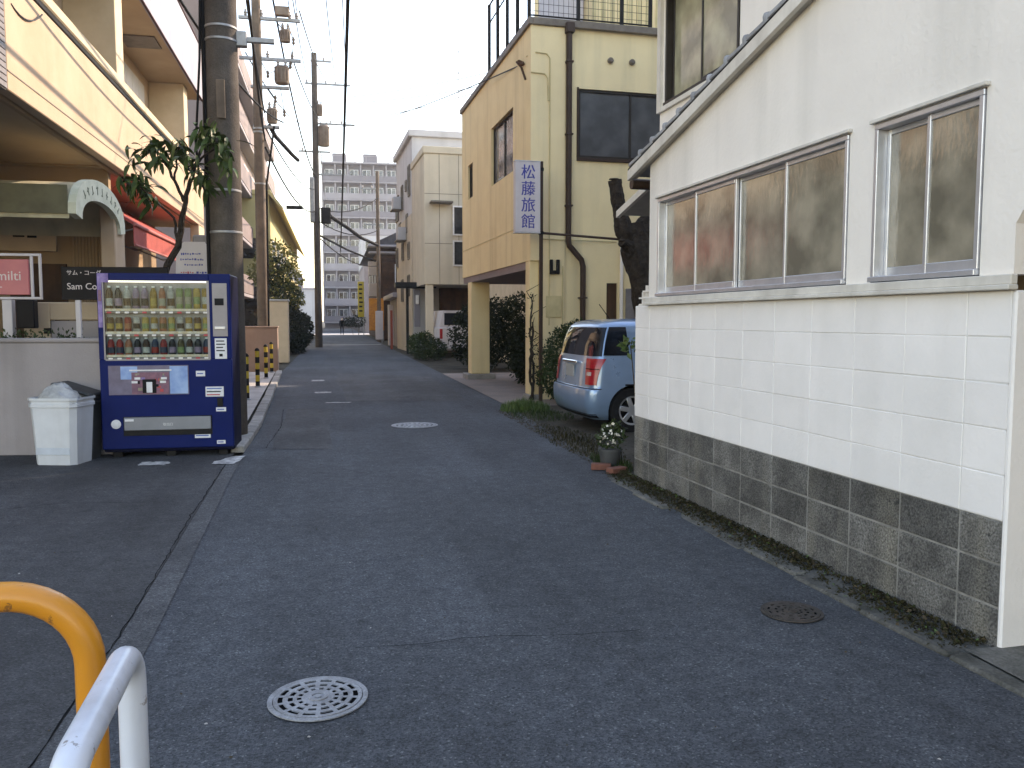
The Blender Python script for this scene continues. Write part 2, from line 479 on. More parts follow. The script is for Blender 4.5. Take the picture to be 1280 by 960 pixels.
# ------------------------------------------------------------------ mesh helpers
def root(name, loc=(0, 0, 0), rz=0.0):
    o = bpy.data.objects.new(name, None)
    o.empty_display_size = 0.2
    col.objects.link(o)
    o.location = loc
    o.rotation_euler = (0, 0, R(rz))
    return o

def tag(o, label=None, cat=None, group=None, kind=None):
    if label: o['label'] = label
    if cat: o['category'] = cat
    if group: o['group'] = group
    if kind: o['kind'] = kind
    return o

def wmat(o):
    m = Matrix.LocRotScale(o.location, o.rotation_euler, o.scale)
    if o.parent is not None:
        m = wmat(o.parent) @ o.matrix_parent_inverse @ m
    return m

def link(name, me, m=None, parent=None, world_space=False):
    o = bpy.data.objects.new(name, me)
    col.objects.link(o)
    if m is not None and not me.materials:
        me.materials.append(MATS[m] if isinstance(m, str) else m)
    if parent is not None:
        o.parent = parent
        if world_space:
            o.matrix_parent_inverse = wmat(parent).inverted()
    return o

class MB:
    def __init__(s):
        s.v, s.f, s.mi, s.mats, s.cur, s.M, s.smooth = [], [], [], [], 0, None, False
        s.sm = []
    def mat(s, m):
        if m not in s.mats: s.mats.append(m)
        s.cur = s.mats.index(m)
        return s
    def add(s, vs, fs):
        b = len(s.v)
        if s.M is not None:
            vs = [tuple(s.M @ Vector(p)) for p in vs]
        s.v.extend(vs)
        for f in fs:
            s.f.append(tuple(b + i for i in f))
            s.mi.append(s.cur)
            s.sm.append(s.smooth)
        return s
    def box(s, x0, x1, y0, y1, z0, z1):
        return s.add([(x0, y0, z0), (x1, y0, z0), (x1, y1, z0), (x0, y1, z0), (x0, y0, z1), (x1, y0, z1), (x1, y1, z1), (x0, y1, z1)],
                     [(0, 3, 2, 1), (4, 5, 6, 7), (0, 1, 5, 4), (1, 2, 6, 5), (2, 3, 7, 6), (3, 0, 4, 7)])
    def cbox(s, x0, x1, y0, y1, z0, z1, c=0.01):
        """box with chamfered edges"""
        c = min(c, (x1 - x0) * 0.45, (y1 - y0) * 0.45, (z1 - z0) * 0.45)
        vs, idx = [], {}
        X, Y, Z = (x0, x1), (y0, y1), (z0, z1)
        for i in (0, 1):
            for j in (0, 1):
                for k in (0, 1):
                    sx, sy, sz = (1, -1)[i], (1, -1)[j], (1, -1)[k]
                    for a in range(3):
                        p = [X[i] + sx * c, Y[j] + sy * c, Z[k] + sz * c]
                        p[a] = (X[i], Y[j], Z[k])[a]
                        idx[(i, j, k, a)] = len(vs)
                        vs.append(tuple(p))
        fs = []
        def face(ids, n):
            a, b_, c_ = (Vector(vs[ids[0]]), Vector(vs[ids[1]]), Vector(vs[ids[2]]))
            if (b_ - a).cross(c_ - a).dot(Vector(n)) < 0: ids = ids[::-1]
            fs.append(tuple(ids))
        sg = (-1, 1)
        for i in (0, 1):
            face([idx[(i, 0, 0, 0)], idx[(i, 1, 0, 0)], idx[(i, 1, 1, 0)], idx[(i, 0, 1, 0)]], (sg[i], 0, 0))
            face([idx[(0, i, 0, 1)], idx[(1, i, 0, 1)], idx[(1, i, 1, 1)], idx[(0, i, 1, 1)]], (0, sg[i], 0))
            face([idx[(0, 0, i, 2)], idx[(1, 0, i, 2)], idx[(1, 1, i, 2)], idx[(0, 1, i, 2)]], (0, 0, sg[i]))
            for j in (0, 1):
                face([idx[(i, j, 0, 0)], idx[(i, j, 0, 1)], idx[(i, j, 1, 1)], idx[(i, j, 1, 0)]], (sg[i], sg[j], 0))
                face([idx[(i, 0, j, 0)], idx[(i, 0, j, 2)], idx[(i, 1, j, 2)], idx[(i, 1, j, 0)]], (sg[i], 0, sg[j]))
                face([idx[(0, i, j, 1)], idx[(0, i, j, 2)], idx[(1, i, j, 2)], idx[(1, i, j, 1)]], (0, sg[i], sg[j]))
                for k in (0, 1):
                    face([idx[(i, j, k, 0)], idx[(i, j, k, 1)], idx[(i, j, k, 2)]], (sg[i], sg[j], sg[k]))
        return s.add(vs, fs)
    def prism(s, poly, a0, a1, axis='y'):
        """polygon given in the two other axes (order: x,z for y / y,z for x / x,y for z), extruded from a0 to a1"""
        def P(u, w, a):
            return (u, a, w) if axis == 'y' else ((a, u, w) if axis == 'x' else (u, w, a))
        n = len(poly)
        vs = [P(u, w, a0) for u, w in poly] + [P(u, w, a1) for u, w in poly]
        area = sum(poly[i][0] * poly[(i + 1) % n][1] - poly[(i + 1) % n][0] * poly[i][1] for i in range(n))
        flip = (area > 0) == (axis == 'y')
        if a1 < a0: flip = not flip
        f0, f1 = tuple(range(n - 1, -1, -1)), tuple(range(n, 2 * n))
        sd_ = [(i, (i + 1) % n, n + (i + 1) % n, n + i) for i in range(n)]
        fs = [f0, f1] + sd_
        if flip: fs = [f[::-1] for f in fs]
        return s.add(vs, fs)
    def tube(s, pts, r, n=8, cap=True):
        pts = [Vector(p) for p in pts]
        rs = r if isinstance(r, (list, tuple)) else [r] * len(pts)
        up, rings = None, []
        for i, p in enumerate(pts):
            t = (pts[min(i + 1, len(pts) - 1)] - pts[max(i - 1, 0)]).normalized()
            if up is None:
                up = Vector((0, 0, 1)) if abs(t.z) < 0.9 else Vector((1, 0, 0))
            u = up - t * up.dot(t)
            if u.length < 1e-6: u = t.orthogonal()
            u.normalize()
            up = u
            w = t.cross(u)
            rings.append([tuple(p + (u * math.cos(2 * PI * k / n) + w * math.sin(2 * PI * k / n)) * rs[i]) for k in range(n)])
        vs = [q for rg in rings for q in rg]
        fs = []
        for i in range(len(pts) - 1):
            for k in range(n):
                a, b_ = i * n + k, i * n + (k + 1) % n
                fs.append((a, b_, b_ + n, a + n))
        if cap:
            fs.append(tuple(range(n - 1, -1, -1)))
            fs.append(tuple(range(len(vs) - n, len(vs))))
        sm = s.smooth
        s.smooth = n > 5
        s.add(vs, fs)
        s.smooth = sm
        return s
    def lathe(s, prof, n=20, c=(0, 0, 0), axis='z', cap=True):
        vs, fs = [], []
        for r, h in prof:
            for k in range(n):
                a = 2 * PI * k / n
                if axis == 'z': vs.append((c[0] + r * math.cos(a), c[1] + r * math.sin(a), c[2] + h))
                elif axis == 'y': vs.append((c[0] + r * math.cos(a), c[1] + h, c[2] - r * math.sin(a)))
                else: vs.append((c[0] + h, c[1] + r * math.cos(a), c[2] + r * math.sin(a)))
        m = len(prof)
        for i in range(m - 1):
            for k in range(n):
                a, b_ = i * n + k, i * n + (k + 1) % n
                fs.append((a, b_, b_ + n, a + n))
        if cap:
            fs.append(tuple(range(n - 1, -1, -1)))
            fs.append(tuple(range((m - 1) * n, m * n)))
        sm = s.smooth
        s.smooth = True
        s.add(vs, fs)
        s.smooth = sm
        return s
    def mesh(s, name):
        me = bpy.data.meshes.new(name)
        me.from_pydata(s.v, [], s.f)
        for m in s.mats: me.materials.append(MATS[m])
        if s.mats: me.polygons.foreach_set('material_index', s.mi)
        me.polygons.foreach_set('use_smooth', s.sm)
        me.update()
        if any(s.sm):
            try: me.set_sharp_from_angle(angle=R(38))
            except Exception: pass
        return me
    def build(s, name, m=None, parent=None, ws=False):
        me = s.mesh(name)
        if m and not s.mats: me.materials.append(MATS[m])
        return link(name, me, None, parent, ws)

def text(name, body, size, m, parent, loc, rot=(90, 0, 0), align='LEFT', ext=0.002, sx=1.0, spacing=1.0, bold=0.0):
    cu = bpy.data.curves.new(name, 'FONT')
    cu.body = body
    cu.size = size
    cu.extrude = ext
    cu.align_x = align
    cu.align_y = 'CENTER'
    cu.space_character = spacing
    cu.space_line = 1.0
    cu.resolution_u = 3
    cu.offset = bold
    t = bpy.data.objects.new(name + '_src', cu)
    col.objects.link(t)
    dg = bpy.context.evaluated_depsgraph_get()
    me = bpy.data.meshes.new_from_object(t.evaluated_get(dg))
    bpy.data.objects.remove(t)
    me.name = name
    me.materials.clear()
    me.materials.append(MATS[m])
    o = link(name, me, None, parent)
    o.location = loc
    o.rotation_euler = [R(a) for a in rot]
    o.scale = (sx, 1, 1)
    return o

def leaves(name, m, centers, n, size, parent=None, seed=1, ws=False, aspect=0.5, droop=0.0):
    """crown mesh: n leaf-sized folded faces spread through ellipsoids (cx,cy,cz,rx,ry,rz)"""
    g = np.random.default_rng(seed)
    w = np.array([c[3] * c[4] * c[5] for c in centers]) ** 0.7
    pick = g.choice(len(centers), n, p=w / w.sum())
    C = np.array(centers)[pick]
    d = g.normal(size=(n, 3))
    d /= np.linalg.norm(d, axis=1)[:, None]
    rad = g.uniform(0.45, 1.08, n) ** 0.6
    P = C[:, :3] + d * C[:, 3:] * rad[:, None]
    t = g.normal(size=(n, 3)) + d * 0.6
    t[:, 2] -= droop
    t /= np.linalg.norm(t, axis=1)[:, None]
    q = np.cross(t, g.normal(size=(n, 3)))
    q /= np.linalg.norm(q, axis=1)[:, None]
    nn = np.cross(t, q)
    L = size * g.uniform(0.6, 1.3, n)[:, None]
    W = L * aspect * 0.5
    a, b_ = P, P + t * L
    mid = P + t * L * 0.45 - nn * L * 0.08
    v = np.stack([a, mid + q * W, b_, mid - q * W], 1).reshape(-1, 3)
    f = np.arange(4 * n).reshape(n, 4)
    me = bpy.data.meshes.new(name)
    tri = np.concatenate([f[:, [0, 1, 2]], f[:, [0, 2, 3]]])
    me.from_pydata(v.tolist(), [], tri.tolist())
    me.materials.append(MATS[m])
    me.update()
    return link(name, me, None, parent, ws)

def sheet(name, poly, z, m, kind='structure', parent=None):
    b = MB()
    b.add([(x, y, z) for x, y in poly], [tuple(range(len(poly)))])
    o = b.build(name, m, parent)
    if kind: tag(o, kind=kind)
    return o

def copy_tree(o, parent=None):
    c = o.copy()
    col.objects.link(c)
    c.parent = parent
    for ch in o.children:
        copy_tree(ch, c)
    return c

def catenary(a, b_, sag, n=14):
    a, b_ = Vector(a), Vector(b_)
    return [a.lerp(b_, i / n) - Vector((0, 0, sag * 4 * (i / n) * (1 - i / n))) for i in range(n + 1)]

# =================================================================== SETTING
sheet('ground', [(-600, -60), (600, -60), (600, 900), (-600, 900)], -0.03, 'earth')
road = sheet('road', [(-1.02, -8), (2.66, -8), (2.66, 8), (2.95, 13.2), (2.95, 40), (3.1, 150), (-1.55, 150), (-1.5, 24), (-1.02, 12)], 0.0, 'road_asphalt')
sheet('cross_street', [(-60, 86.5), (60, 86.5), (60, 96), (-60, 96)], 0.004, 'pale_concrete')
lot = sheet('parking_lot', [(-14, -8), (-1.02, -8), (-1.02, 4.2), (-1.12, 8.6), (-1.12, 10.45), (-14, 13.2)], 0.004, 'lot_asphalt')
sheet('road_patch', [(-1.02, -8), (-0.80, -8), (-0.86, 4.1), (-0.99, 8.5), (-1.0, 9.4), (-1.115, 9.4), (-1.115, 8.6), (-1.015, 4.2)], 0.006, 'worn_asphalt')
sheet('yard', [(2.66, 4.0), (3.4, 4.0), (14, 7), (14, 15.0), (2.95, 14.1), (2.95, 13.2), (2.66, 8)], 0.005, 'earth')
sheet('concrete_apron', [(2.93, 13.9), (9.5, 14.3), (9.5, 23), (2.93, 23)], 0.012, 'apron_concrete')
sheet('entrance_floor', [(2.70, -6), (5.2, -6), (5.2, 3.10), (2.735, 3.10)], 0.03, 'dirty_concrete')

# irregular cracks in the asphalt
def crack(pts, w, seed, parent=road):
    g = random.Random(seed)
    P = []
    for (x0, y0), (x1, y1) in zip(pts, pts[1:]):
        L_ = math.hypot(x1 - x0, y1 - y0)
        k = max(2, int(L_ / 0.07))
        for i in range(k):
            t = i / k
            P.append((x0 + (x1 - x0) * t + g.gauss(0, 0.005), y0 + (y1 - y0) * t + g.gauss(0, 0.005)))
    P.append(pts[-1])
    b = MB()
    vs, fs = [], []
    for i, (x, y) in enumerate(P):
        a = P[max(i - 1, 0)]
        c = P[min(i + 1, len(P) - 1)]
        dx, dy = c[0] - a[0], c[1] - a[1]
        l = math.hypot(dx, dy) or 1
        ww = w * g.uniform(0.3, 1.0)
        vs += [(x - dy / l * ww, y + dx / l * ww, 0.0095), (x + dy / l * ww, y - dx / l * ww, 0.0095)]
        if i: fs.append((2 * i - 2, 2 * i - 1, 2 * i + 1, 2 * i))
    b.add(vs, fs)
    return b.build('crack', 'crack_tar', parent)
crack([(-1.02, -1), (-1.02, 4.25), (-1.09, 6.5), (-1.12, 8.6), (-1.13, 9.3)], 0.0045, 1)
crack([(0.06, 3.75), (0.4, 3.73), (0.65, 3.77), (1.05, 3.69), (1.42, 3.68)], 0.003, 2)
crack([(-3.0, 7.0), (-2.2, 7.3), (-1.3, 7.15)], 0.004, 4, lot)
crack([(1.0, 12.6), (1.7, 12.5), (2.3, 12.2)], 0.006, 5)
crack([(-0.8, 10.0), (-0.75, 12), (-0.85, 14.3), (-0.1, 14.2)], 0.006, 6)

def patch(name, pts, m, z, seed, jit=0.05):
    g = random.Random(seed)
    b = MB()
    P = []
    n = len(pts)
    for i in range(n):
        a, c = pts[i], pts[(i + 1) % n]
        for k in range(6):
            t = k / 6
            P.append((a[0] + (c[0] - a[0]) * t + g.gauss(0, jit), a[1] + (c[1] - a[1]) * t + g.gauss(0, jit), z))
    b.add(P, [tuple(range(len(P)))])
    return b.build(name, m, road)
patch('asphalt_patch', [(-0.72, 9.9), (-0.05, 9.8), (-0.02, 14.3), (-0.8, 14.4)], 'worn_asphalt', 0.004, 3, 0.03)
patch('asphalt_patch', [(0.2, 15.5), (2.4, 15.2), (2.5, 22), (0.0, 24)], 'worn_asphalt', 0.004, 4, 0.05)
for i, (x, y, w, d) in enumerate([(-0.25, 17.5, 0.16, 0.16), (-0.42, 21.0, 0.15, 0.22), (0.05, 15.3, 0.22, 0.06), (0.9, 51, 1.9, 0.35), (1.0, 86.2, 2.2, 0.55), (1.0, 97, 3.0, 0.6)]):
    patch('paint_mark', [(x - w, y - d), (x + w, y - d), (x + w, y + d), (x - w, y + d)], 'worn_paint', 0.008, 20 + i, 0.02)
patch('paint_mark', [(-2.0, 9.05), (-1.7, 9.02), (-1.72, 9.25), (-2.0, 9.28)], 'worn_paint', 0.009, 31, 0.015)
patch('paint_mark', [(-1.28, 8.95), (-1.04, 8.95), (-0.98, 9.45), (-1.12, 9.4)], 'worn_paint', 0.0125, 32, 0.015)

# sidewalk on the left beyond the pole, with kerb stones
sw = MB()
sw.add([(-1.17, 10.5, 0.06), (-1.62, 24, 0.06), (-2.45, 24, 0.06), (-2.45, 10.5, 0.06)], [(0, 1, 2, 3)])
side = tag(sw.build('sidewalk', 'pale_concrete'), kind='structure')
kb = MB()
kb.cbox(-0.075, 0.075, 0.004, 0.596, 0, 0.085, 0.012)
kme = kb.mesh('kerb_stone')
kme.materials.append(MATS['kerb_concrete'])
for i in range(24):
    y = 9.75 + i * 0.6
    o = link('kerb_stone', kme, None, side)
    o.location = (-1.09 - max(0, y - 12) * 0.036 + rng.uniform(-.006, .006), y, rng.uniform(-.006, .004))
    o.rotation_euler = (0, 0, R(2.0 if y > 12 else 0))

# gutter stones and moss along the white house
WALL = Matrix.Translation((2.91, 3.11, 0)) @ Matrix.Rotation(R(1.94), 4, 'Z')
gut = root('gutter', (2.91, 3.11, 0), 1.94)
tag(gut, kind='structure')
gb = MB()
gb.cbox(-0.10, 0.0, 0.006, 0.594, -0.02, 0.035, 0.012)
gme = gb.mesh('gutter_stone')
gme.materials.append(MATS['dirty_concrete'])
for i in range(-3, 8):
    o = link('gutter_stone', gme, None, gut)
    o.location = (-0.17 + rng.uniform(-.018, .018), i * 0.6, rng.uniform(-.034, -.008))
    o.rotation_euler = (R(rng.uniform(-1, 1)), R(rng.uniform(-5, 5)), R(rng.uniform(-1.8, 1.8)))
b = MB()
b.box(-0.19, -0.005, -2.0, 4.3, -0.02, 0.012)
b.build('gutter_bed', 'dirty_concrete', gut)
b = MB()
g = random.Random(5)
for i in range(7000):                                   # moss and litter tufts: small tilted flakes
    y = g.uniform(0.05, 4.5)
    x = -abs(g.gauss(0, 0.075)) - 0.003
    if g.random() < 0.25: x = -0.15 + g.gauss(0, 0.05)
    if 0.9 < y < 1.25 and g.random() < 0.7: continue
    if x < -0.3: continue
    z = 0.012 + g.uniform(0, 0.03) * (1 if x > -0.1 else 0.4)
    s_ = g.uniform(0.004, 0.016)
    b.mat('moss' if g.random() < 0.8 else ('dry_litter' if g.random() < 0.85 else 'leaf_fresh'))
    b.M = Matrix.Translation((x, y, z)) @ Euler((g.uniform(-1, 1), g.uniform(-1, 1), g.uniform(0, 6))).to_matrix().to_4x4()
    b.add([(-s_, 0, 0), (0, -s_ * 0.6, 0.003), (s_, 0, 0), (0, s_ * 0.6, 0.004)], [(0, 1, 2), (0, 2, 3)])
o = b.build('moss')
o.location = (2.91, 3.11, 0)
o.rotation_euler = (0, 0, R(1.94))
tag(o, 'dark moss and litter along the foot of the block wall', 'moss', kind='stuff')

# =================================================================== WHITE HOUSE (right foreground)
H = root('white_house', (2.91, 3.11, 0), 1.94)
tag(H, 'white plaster house with block base, frosted windows and low tiled roof', 'house')
# block courses, stack bond
def blk(l, h):
    q = MB()
    q.cbox(0, 0.1, 0.004, l - 0.004, 0.004, h - 0.004, 0.006)
    return q
bare = blk(0.41, 0.2).mesh('block'); bare.materials.append(MATS['bare_block'])
bare_s = blk(0.25, 0.2).mesh('block'); bare_s.materials.append(MATS['bare_block'])
bare_e = blk(0.33, 0.2).mesh('block'); bare_e.materials.append(MATS['bare_block'])
wht = MB(); wht.cbox(0, 0.1, 0.0004, 0.4096, 0.0016, 0.2044, 0.0035); wht = wht.mesh('painted_block'); wht.materials.append(MATS['white_block'])
wht_s = MB(); wht_s.cbox(0, 0.1, 0.0015, 0.2485, 0.0015, 0.2045, 0.004); wht_s = wht_s.mesh('painted_block'); wht_s.materials.append(MATS['white_block'])
wht_e = MB(); wht_e.cbox(0, 0.1, 0.0015, 0.3285, 0.0015, 0.2045, 0.004); wht_e = wht_e.mesh('painted_block'); wht_e.materials.append(MATS['white_block'])
basew = MB(); basew.box(0.0045, 0.14, 0.003, 4.267, -0.05, 0.6); basew = basew.build('base_wall', 'mortar', H)
paintw = MB(); paintw.box(0.0022, 0.14, 0.003, 4.267, 0.6, 1.63); paintw = paintw.build('painted_wall', 'white_joint', H)
for c in range(11):
    y = 0.0 if c == 0 else 0.25 + (c - 1) * 0.41
    last = c == 10
    for r_ in range(3):
        o = link('block', bare_s if c == 0 else (bare_e if last else bare), None, basew)
        o.location = (rng.uniform(-.0015, .0015), y, r_ * 0.2)
    for r_ in range(5):
        o = link('painted_block', wht_s if c == 0 else (wht_e if last else wht), None, paintw)
        o.location = (rng.uniform(-.0016, .0004), y + (0.0025 if c in (1, 5, 9) else 0), 0.6 + r_ * 0.206 + rng.uniform(-.0008, .0008))
        o.rotation_euler = (R(rng.uniform(-.12, .12)), 0, R(rng.uniform(-.12, .12)))
# plaster pilaster at the entrance corner (jamb facing the camera) and arch over the entrance
b = MB()
b.cbox(-0.006, 0.30, -0.028, -0.001, 0.0, 1.63, 0.008)
b.build('entrance_jamb', 'white_block', H)
# upper plaster wall with real openings
ROOF = lambda s: 3.765 - 0.225 * s
b = MB()
def wpoly(s0, s1, z0, z1=None, t0=0.0, t1=0.14):
    if z1 is None: poly = [(s0, z0), (s1, z0), (s1, ROOF(s1)), (s0, ROOF(s0))]
    else: poly = [(s0, z0), (s1, z0), (s1, z1), (s0, z1)]
    b.prism(poly, t0, t1, 'x')
wpoly(3.78, 3.97, 1.70)
wpoly(1.16, 3.78, 2.55)
wpoly(0.945, 1.16, 1.70)
wpoly(0.19, 0.945, 2.55)
wpoly(0.0, 0.19, 1.70)
b.prism([(-0.22, 2.25), (0.0, 1.92), (0.0, ROOF(0)), (-0.5, ROOF(-0.5)), (-0.5, 2.42)], 0.0, 0.14, 'x')
b.prism([(-3.6, 2.42), (-0.5, 2.42), (-0.5, ROOF(-0.5)), (-3.6, ROOF(-3.6))], 0.0, 0.14, 'x')
b.box(0.0, 0.14, -6.4, -3.6, 0, 4.6)
upper = b.build('plaster_wall', 'white_plaster', H)
b = MB()
b.box(0.14, 6.0, 3.83, 3.97, 0, 2.84)            # end wall
b.box(0.3, 0.42, -3.6, 3.83, 0.0, 3.0)           # dark inner lining behind the windows
b.build('inner_wall', 'tan_wall', H)
b = MB()
b.cbox(-0.055, 0.0, -0.03, 3.985, 1.632, 1.655, 0.004)
b.cbox(-0.038, 0.0, -0.025, 3.98, 1.655, 1.70, 0.004)
b.build('window_ledge', 'ledge_paint', H)
# sliding windows
def house_window(s0, s1, z0, z1, nP, name='window', overlap=True, trackm='aluminium', glass='obscure_glass', x0=0.0):
    w = MB()
    t = 0.028
    w.cbox(x0 - 0.012, x0 + 0.09, s0, s1, z1 - t, z1, 0.003)
    w.cbox(x0 - 0.03, x0 + 0.09, s0, s1, z0, z0 + t, 0.003)
    w.cbox(x0 - 0.012, x0 + 0.09, s0, s0 + t, z0 + t, z1 - t, 0.003)
    w.cbox(x0 - 0.012, x0 + 0.09, s1 - t, s1, z0 + t, z1 - t, 0.003)
    fr = w.build(name, trackm, H)
    L_ = (s1 - s0 - 2 * t) / nP
    for i in range(nP):
        a = s0 + t + i * L_
        c = a + L_ + (0.015 if i < nP - 1 else 0)
        xo = x0 + (0.018 if i % 2 == 0 else 0.05)
        q = MB()
        sw_ = 0.024
        q.cbox(xo, xo + 0.026, a, a + sw_, z0 + t, z1 - t, 0.003)
        q.cbox(xo, xo + 0.026, c - sw_, c, z0 + t, z1 - t, 0.003)
        q.cbox(xo, xo + 0.026, a + sw_, c - sw_, z0 + t, z0 + t + 0.05, 0.003)
        q.cbox(xo, xo + 0.026, a + sw_, c - sw_, z1 - t - 0.03, z1 - t, 0.003)
        q.build('sash', trackm, fr)
        q = MB()
        q.box(xo + 0.010, xo + 0.016, a + sw_, c - sw_, z0 + t + 0.05, z1 - t - 0.03)
        q.build('pane', glass, fr)
    return fr
house_window(1.165, 3.775, 1.705, 2.545, 4)
house_window(0.195, 0.94, 1.705, 2.545, 2)
# thin drip cap above each window
for s0, s1 in ((1.14, 3.80), (0.17, 0.965)):
    b = MB()
    b.cbox(-0.03, 0.0, s0, s1, 2.553, 2.572, 0.003)
    b.build('drip_cap', 'ledge_paint', H)
# lean-to roof: deck, barge board, soffit, edge tiles
def slope_box(bb, x0, x1, s0, s1, dz0, dz1):
    bb.prism([(s0, ROOF(s0) + dz0), (s1, ROOF(s1) + dz0), (s1, ROOF(s1) + dz1), (s0, ROOF(s0) + dz1)], x0, x1, 'x')
b = MB(); slope_box(b, -0.05, 0.45, -3.6, 4.3, 0.028, 0.085); deck = b.build('roof_deck', 'roof_tile', H)
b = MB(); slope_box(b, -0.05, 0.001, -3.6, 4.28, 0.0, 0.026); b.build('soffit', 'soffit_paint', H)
b = MB(); slope_box(b, -0.085, -0.05, -3.6, 4.30, -0.012, 0.075); b.build('barge_board', 'barge_paint', H)
b = MB(); slope_box(b, -0.078, -0.05, -3.6, 4.31, 0.076, 0.098); b.build('black_flashing', 'black_trim', H)
tb = MB()
tb.cbox(-0.07, 0.24, 0, 0.29, 0.0, 0.038, 0.008)
tb.smooth = False
tb.lathe([(0.030, 0), (0.034, 0.02), (0.034, 0.055), (0.028, 0.07)], 10, (-0.045, 0.03, 0.0))
tme = tb.mesh('roof_tile'); tme.materials.append(MATS['roof_tile'])
for i in range(25):
    s_ = 4.03 - i * 0.26
    if s_ < -2.4: break
    o = link('roof_tile', tme, None, deck)
    o.location = (0, s_, ROOF(s_) + 0.10)
    o.rotation_euler = (R(-12.7 + 3.5), 0, 0)
b = MB(); b.tube([(-0.02, 4.36, 2.77), (0.5, 4.36, 2.765), (3.0, 4.36, 2.74)], 0.05, 10); b.build('eave_gutter', 'brown_pipe', H)
b = MB(); slope_box(b, 0.45, 6.0, 2.0, 4.3, 0.03, 0.085); b.build('rear_roof', 'roof_tile', H)
# upper storey set back behind the lean-to
b = MB()
b.box(0.25, 0.37, 4.25, 4.34, 3.0, 5.9)
b.box(0.25, 0.37, 2.88, 4.25, 4.62, 5.9)
b.box(0.25, 0.37, 2.88, 4.25, 2.9, 3.46)
b.box(0.25, 0.37, -6.2, 2.88, 2.9, 5.9)
b.box(0.37, 9.0, 4.22, 4.34, 0.0, 5.9)
b.box(9.0, 9.12, -6.2, 11.6, 0, 8.2)  # unseen rear wing, added to keep the sun off the lot
b.box(5.6, 9.0, 11.4, 11.6, 0, 8.2)
b.box(5.6, 5.72, 4.34, 11.4, 0, 8.2)
b.build('upper_wall', 'white_plaster', H)
b = MB(); b.prism([(-0.1, 5.9), (9.3, 5.9), (4.6, 8.3)], -6.5, 4.6, 'y'); b.build('main_roof', 'roof_tile', H)
b = MB(); b.prism([(5.3, 8.2), (9.4, 8.2), (7.3, 9.4)], 4.6, 11.8, 'y'); b.build('sun_block_roof', 'roof_tile', H)  # roof of the added wing, closes the gap the sun came through
b = MB()
b.box(0.215, 0.25, 4.275, 4.345, 3.42, 4.62)
b.box(0.22, 0.25, 2.82, 4.275, 3.42, 3.46)
b.build('corner_board', 'barge_paint', H)
wu = house_window(2.90, 4.235, 3.465, 4.60, 2, trackm='dark_aluminium', glass='curtain_glass', x0=0.26)
b = MB(); b.prism([(-0.12, 4.68), (0.25, 4.80), (0.25, 4.74), (-0.12, 4.62)], 2.75, 4.62, 'y'); b.build('window_hood', 'flashing', H)
# openwork decorative block closing the fence top
b = MB()
for i in range(3):
    for j in range(3):
        y = 3.99 + i * 0.085; z = 1.635 + j * 0.06
        if i + j > 3 - 0: continue
        b.box(0.02, 0.09, y, y + 0.085, z, z + 0.014)
        b.box(0.02, 0.09, y, y + 0.014, z + 0.014, z + 0.06)
b.box(0.02, 0.09, 3.99, 4.26, 1.632, 1.637)
b.build('openwork_block', 'white_plaster', H)
# small porch roof past the far corner
pr_ = root('porch_roof', (2.91, 3.11, 0), 1.94)
tag(pr_, 'small white-edged porch roof and post past the white house corner', 'porch')
b = MB(); b.prism([(4.36, 2.86), (5.45, 2.62), (5.45, 2.67), (4.36, 2.91)], 0.30, 2.6, 'x'); b.build('roof_panel', 'soffit_paint', pr_)
b = MB(); b.prism([(4.36, 2.84), (5.47, 2.595), (5.47, 2.665), (4.36, 2.91)], 0.26, 0.30, 'x'); b.build('roof_edge', 'barge_paint', pr_)
b = MB(); b.cbox(2.4, 2.5, 5.3, 5.4, 0, 2.63); b.build('post', 'white_plaster', pr_)

# =================================================================== YELLOW BUILDING
Yb = root('yellow_building', (3.57, 15.1, 0), 1.94)
tag(Yb, 'yellow two-storey building raised on columns with a fenced flat roof', 'building')
T = 6.86
b = MB()                                               # street facade slab (overhanging storey)
def ypl(s0, s1, z0, z1): b.box(0.0, 0.18, s0, s1, z0, z1)
ypl(0.0, 1.27, 2.60, T)
ypl(1.27, 3.24, 5.70, T); ypl(1.27, 3.24, 2.60, 4.45)
ypl(3.24, 5.32, 2.60, T)
ypl(5.32, 5.92, 5.36, T); ypl(5.32, 5.92, 2.60, 4.53)
ypl(5.92, 6.72, 2.60, T)
b.build('street_wall', 'yellow_wall', Yb)
b = MB()                                               # thin horizontal and vertical panel joints, proud battens
for z in (3.28,):
    b.box(-0.006, 0.0, 0.0, 6.72, z, z + 0.02)
b.build('joint_strip', 'yellow_trim', Yb)
b = MB()
def yfr(x0, x1, z0, z1, y0=0.0, y1=0.16): b.box(x0, x1, y0, y1, z0, z1)
yfr(0.18, 0.66, 0.0, T, -0.06, 0.16)                    # corner pier, slightly proud
yfr(0.66, 0.93, 0.0, T)
yfr(0.93, 2.95, 5.78, T); yfr(0.93, 2.95, 2.2, 4.52); yfr(0.93, 1.52, 0, 2.2)
yfr(2.95, 9.6, 0.0, T)
yfr(1.74, 2.95, 0.0, 2.2)
b.box(0.001, 0.18, -0.06, 0.0, 2.6, T)
b.build('front_wall', 'yellow_pale', Yb)
b = MB(); b.box(0.18, 9.4, 6.56, 6.72, 2.6, T); b.box(4.6, 9.4, 6.56, 6.72, 0.0, 2.6); b.box(9.4, 9.6, 0.16, 6.72, 0, T); b.build('rear_wall', 'yellow_pale', Yb)
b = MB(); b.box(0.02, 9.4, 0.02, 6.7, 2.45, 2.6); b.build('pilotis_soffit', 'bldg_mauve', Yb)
b = MB(); b.box(0.0, 9.6, 0.0, 6.72, T, T + 0.05); b.build('roof_slab', 'concrete', Yb)
b = MB()
b.cbox(-0.05, 0.03, -0.11, 6.77, T - 0.03, T + 0.10, 0.01)
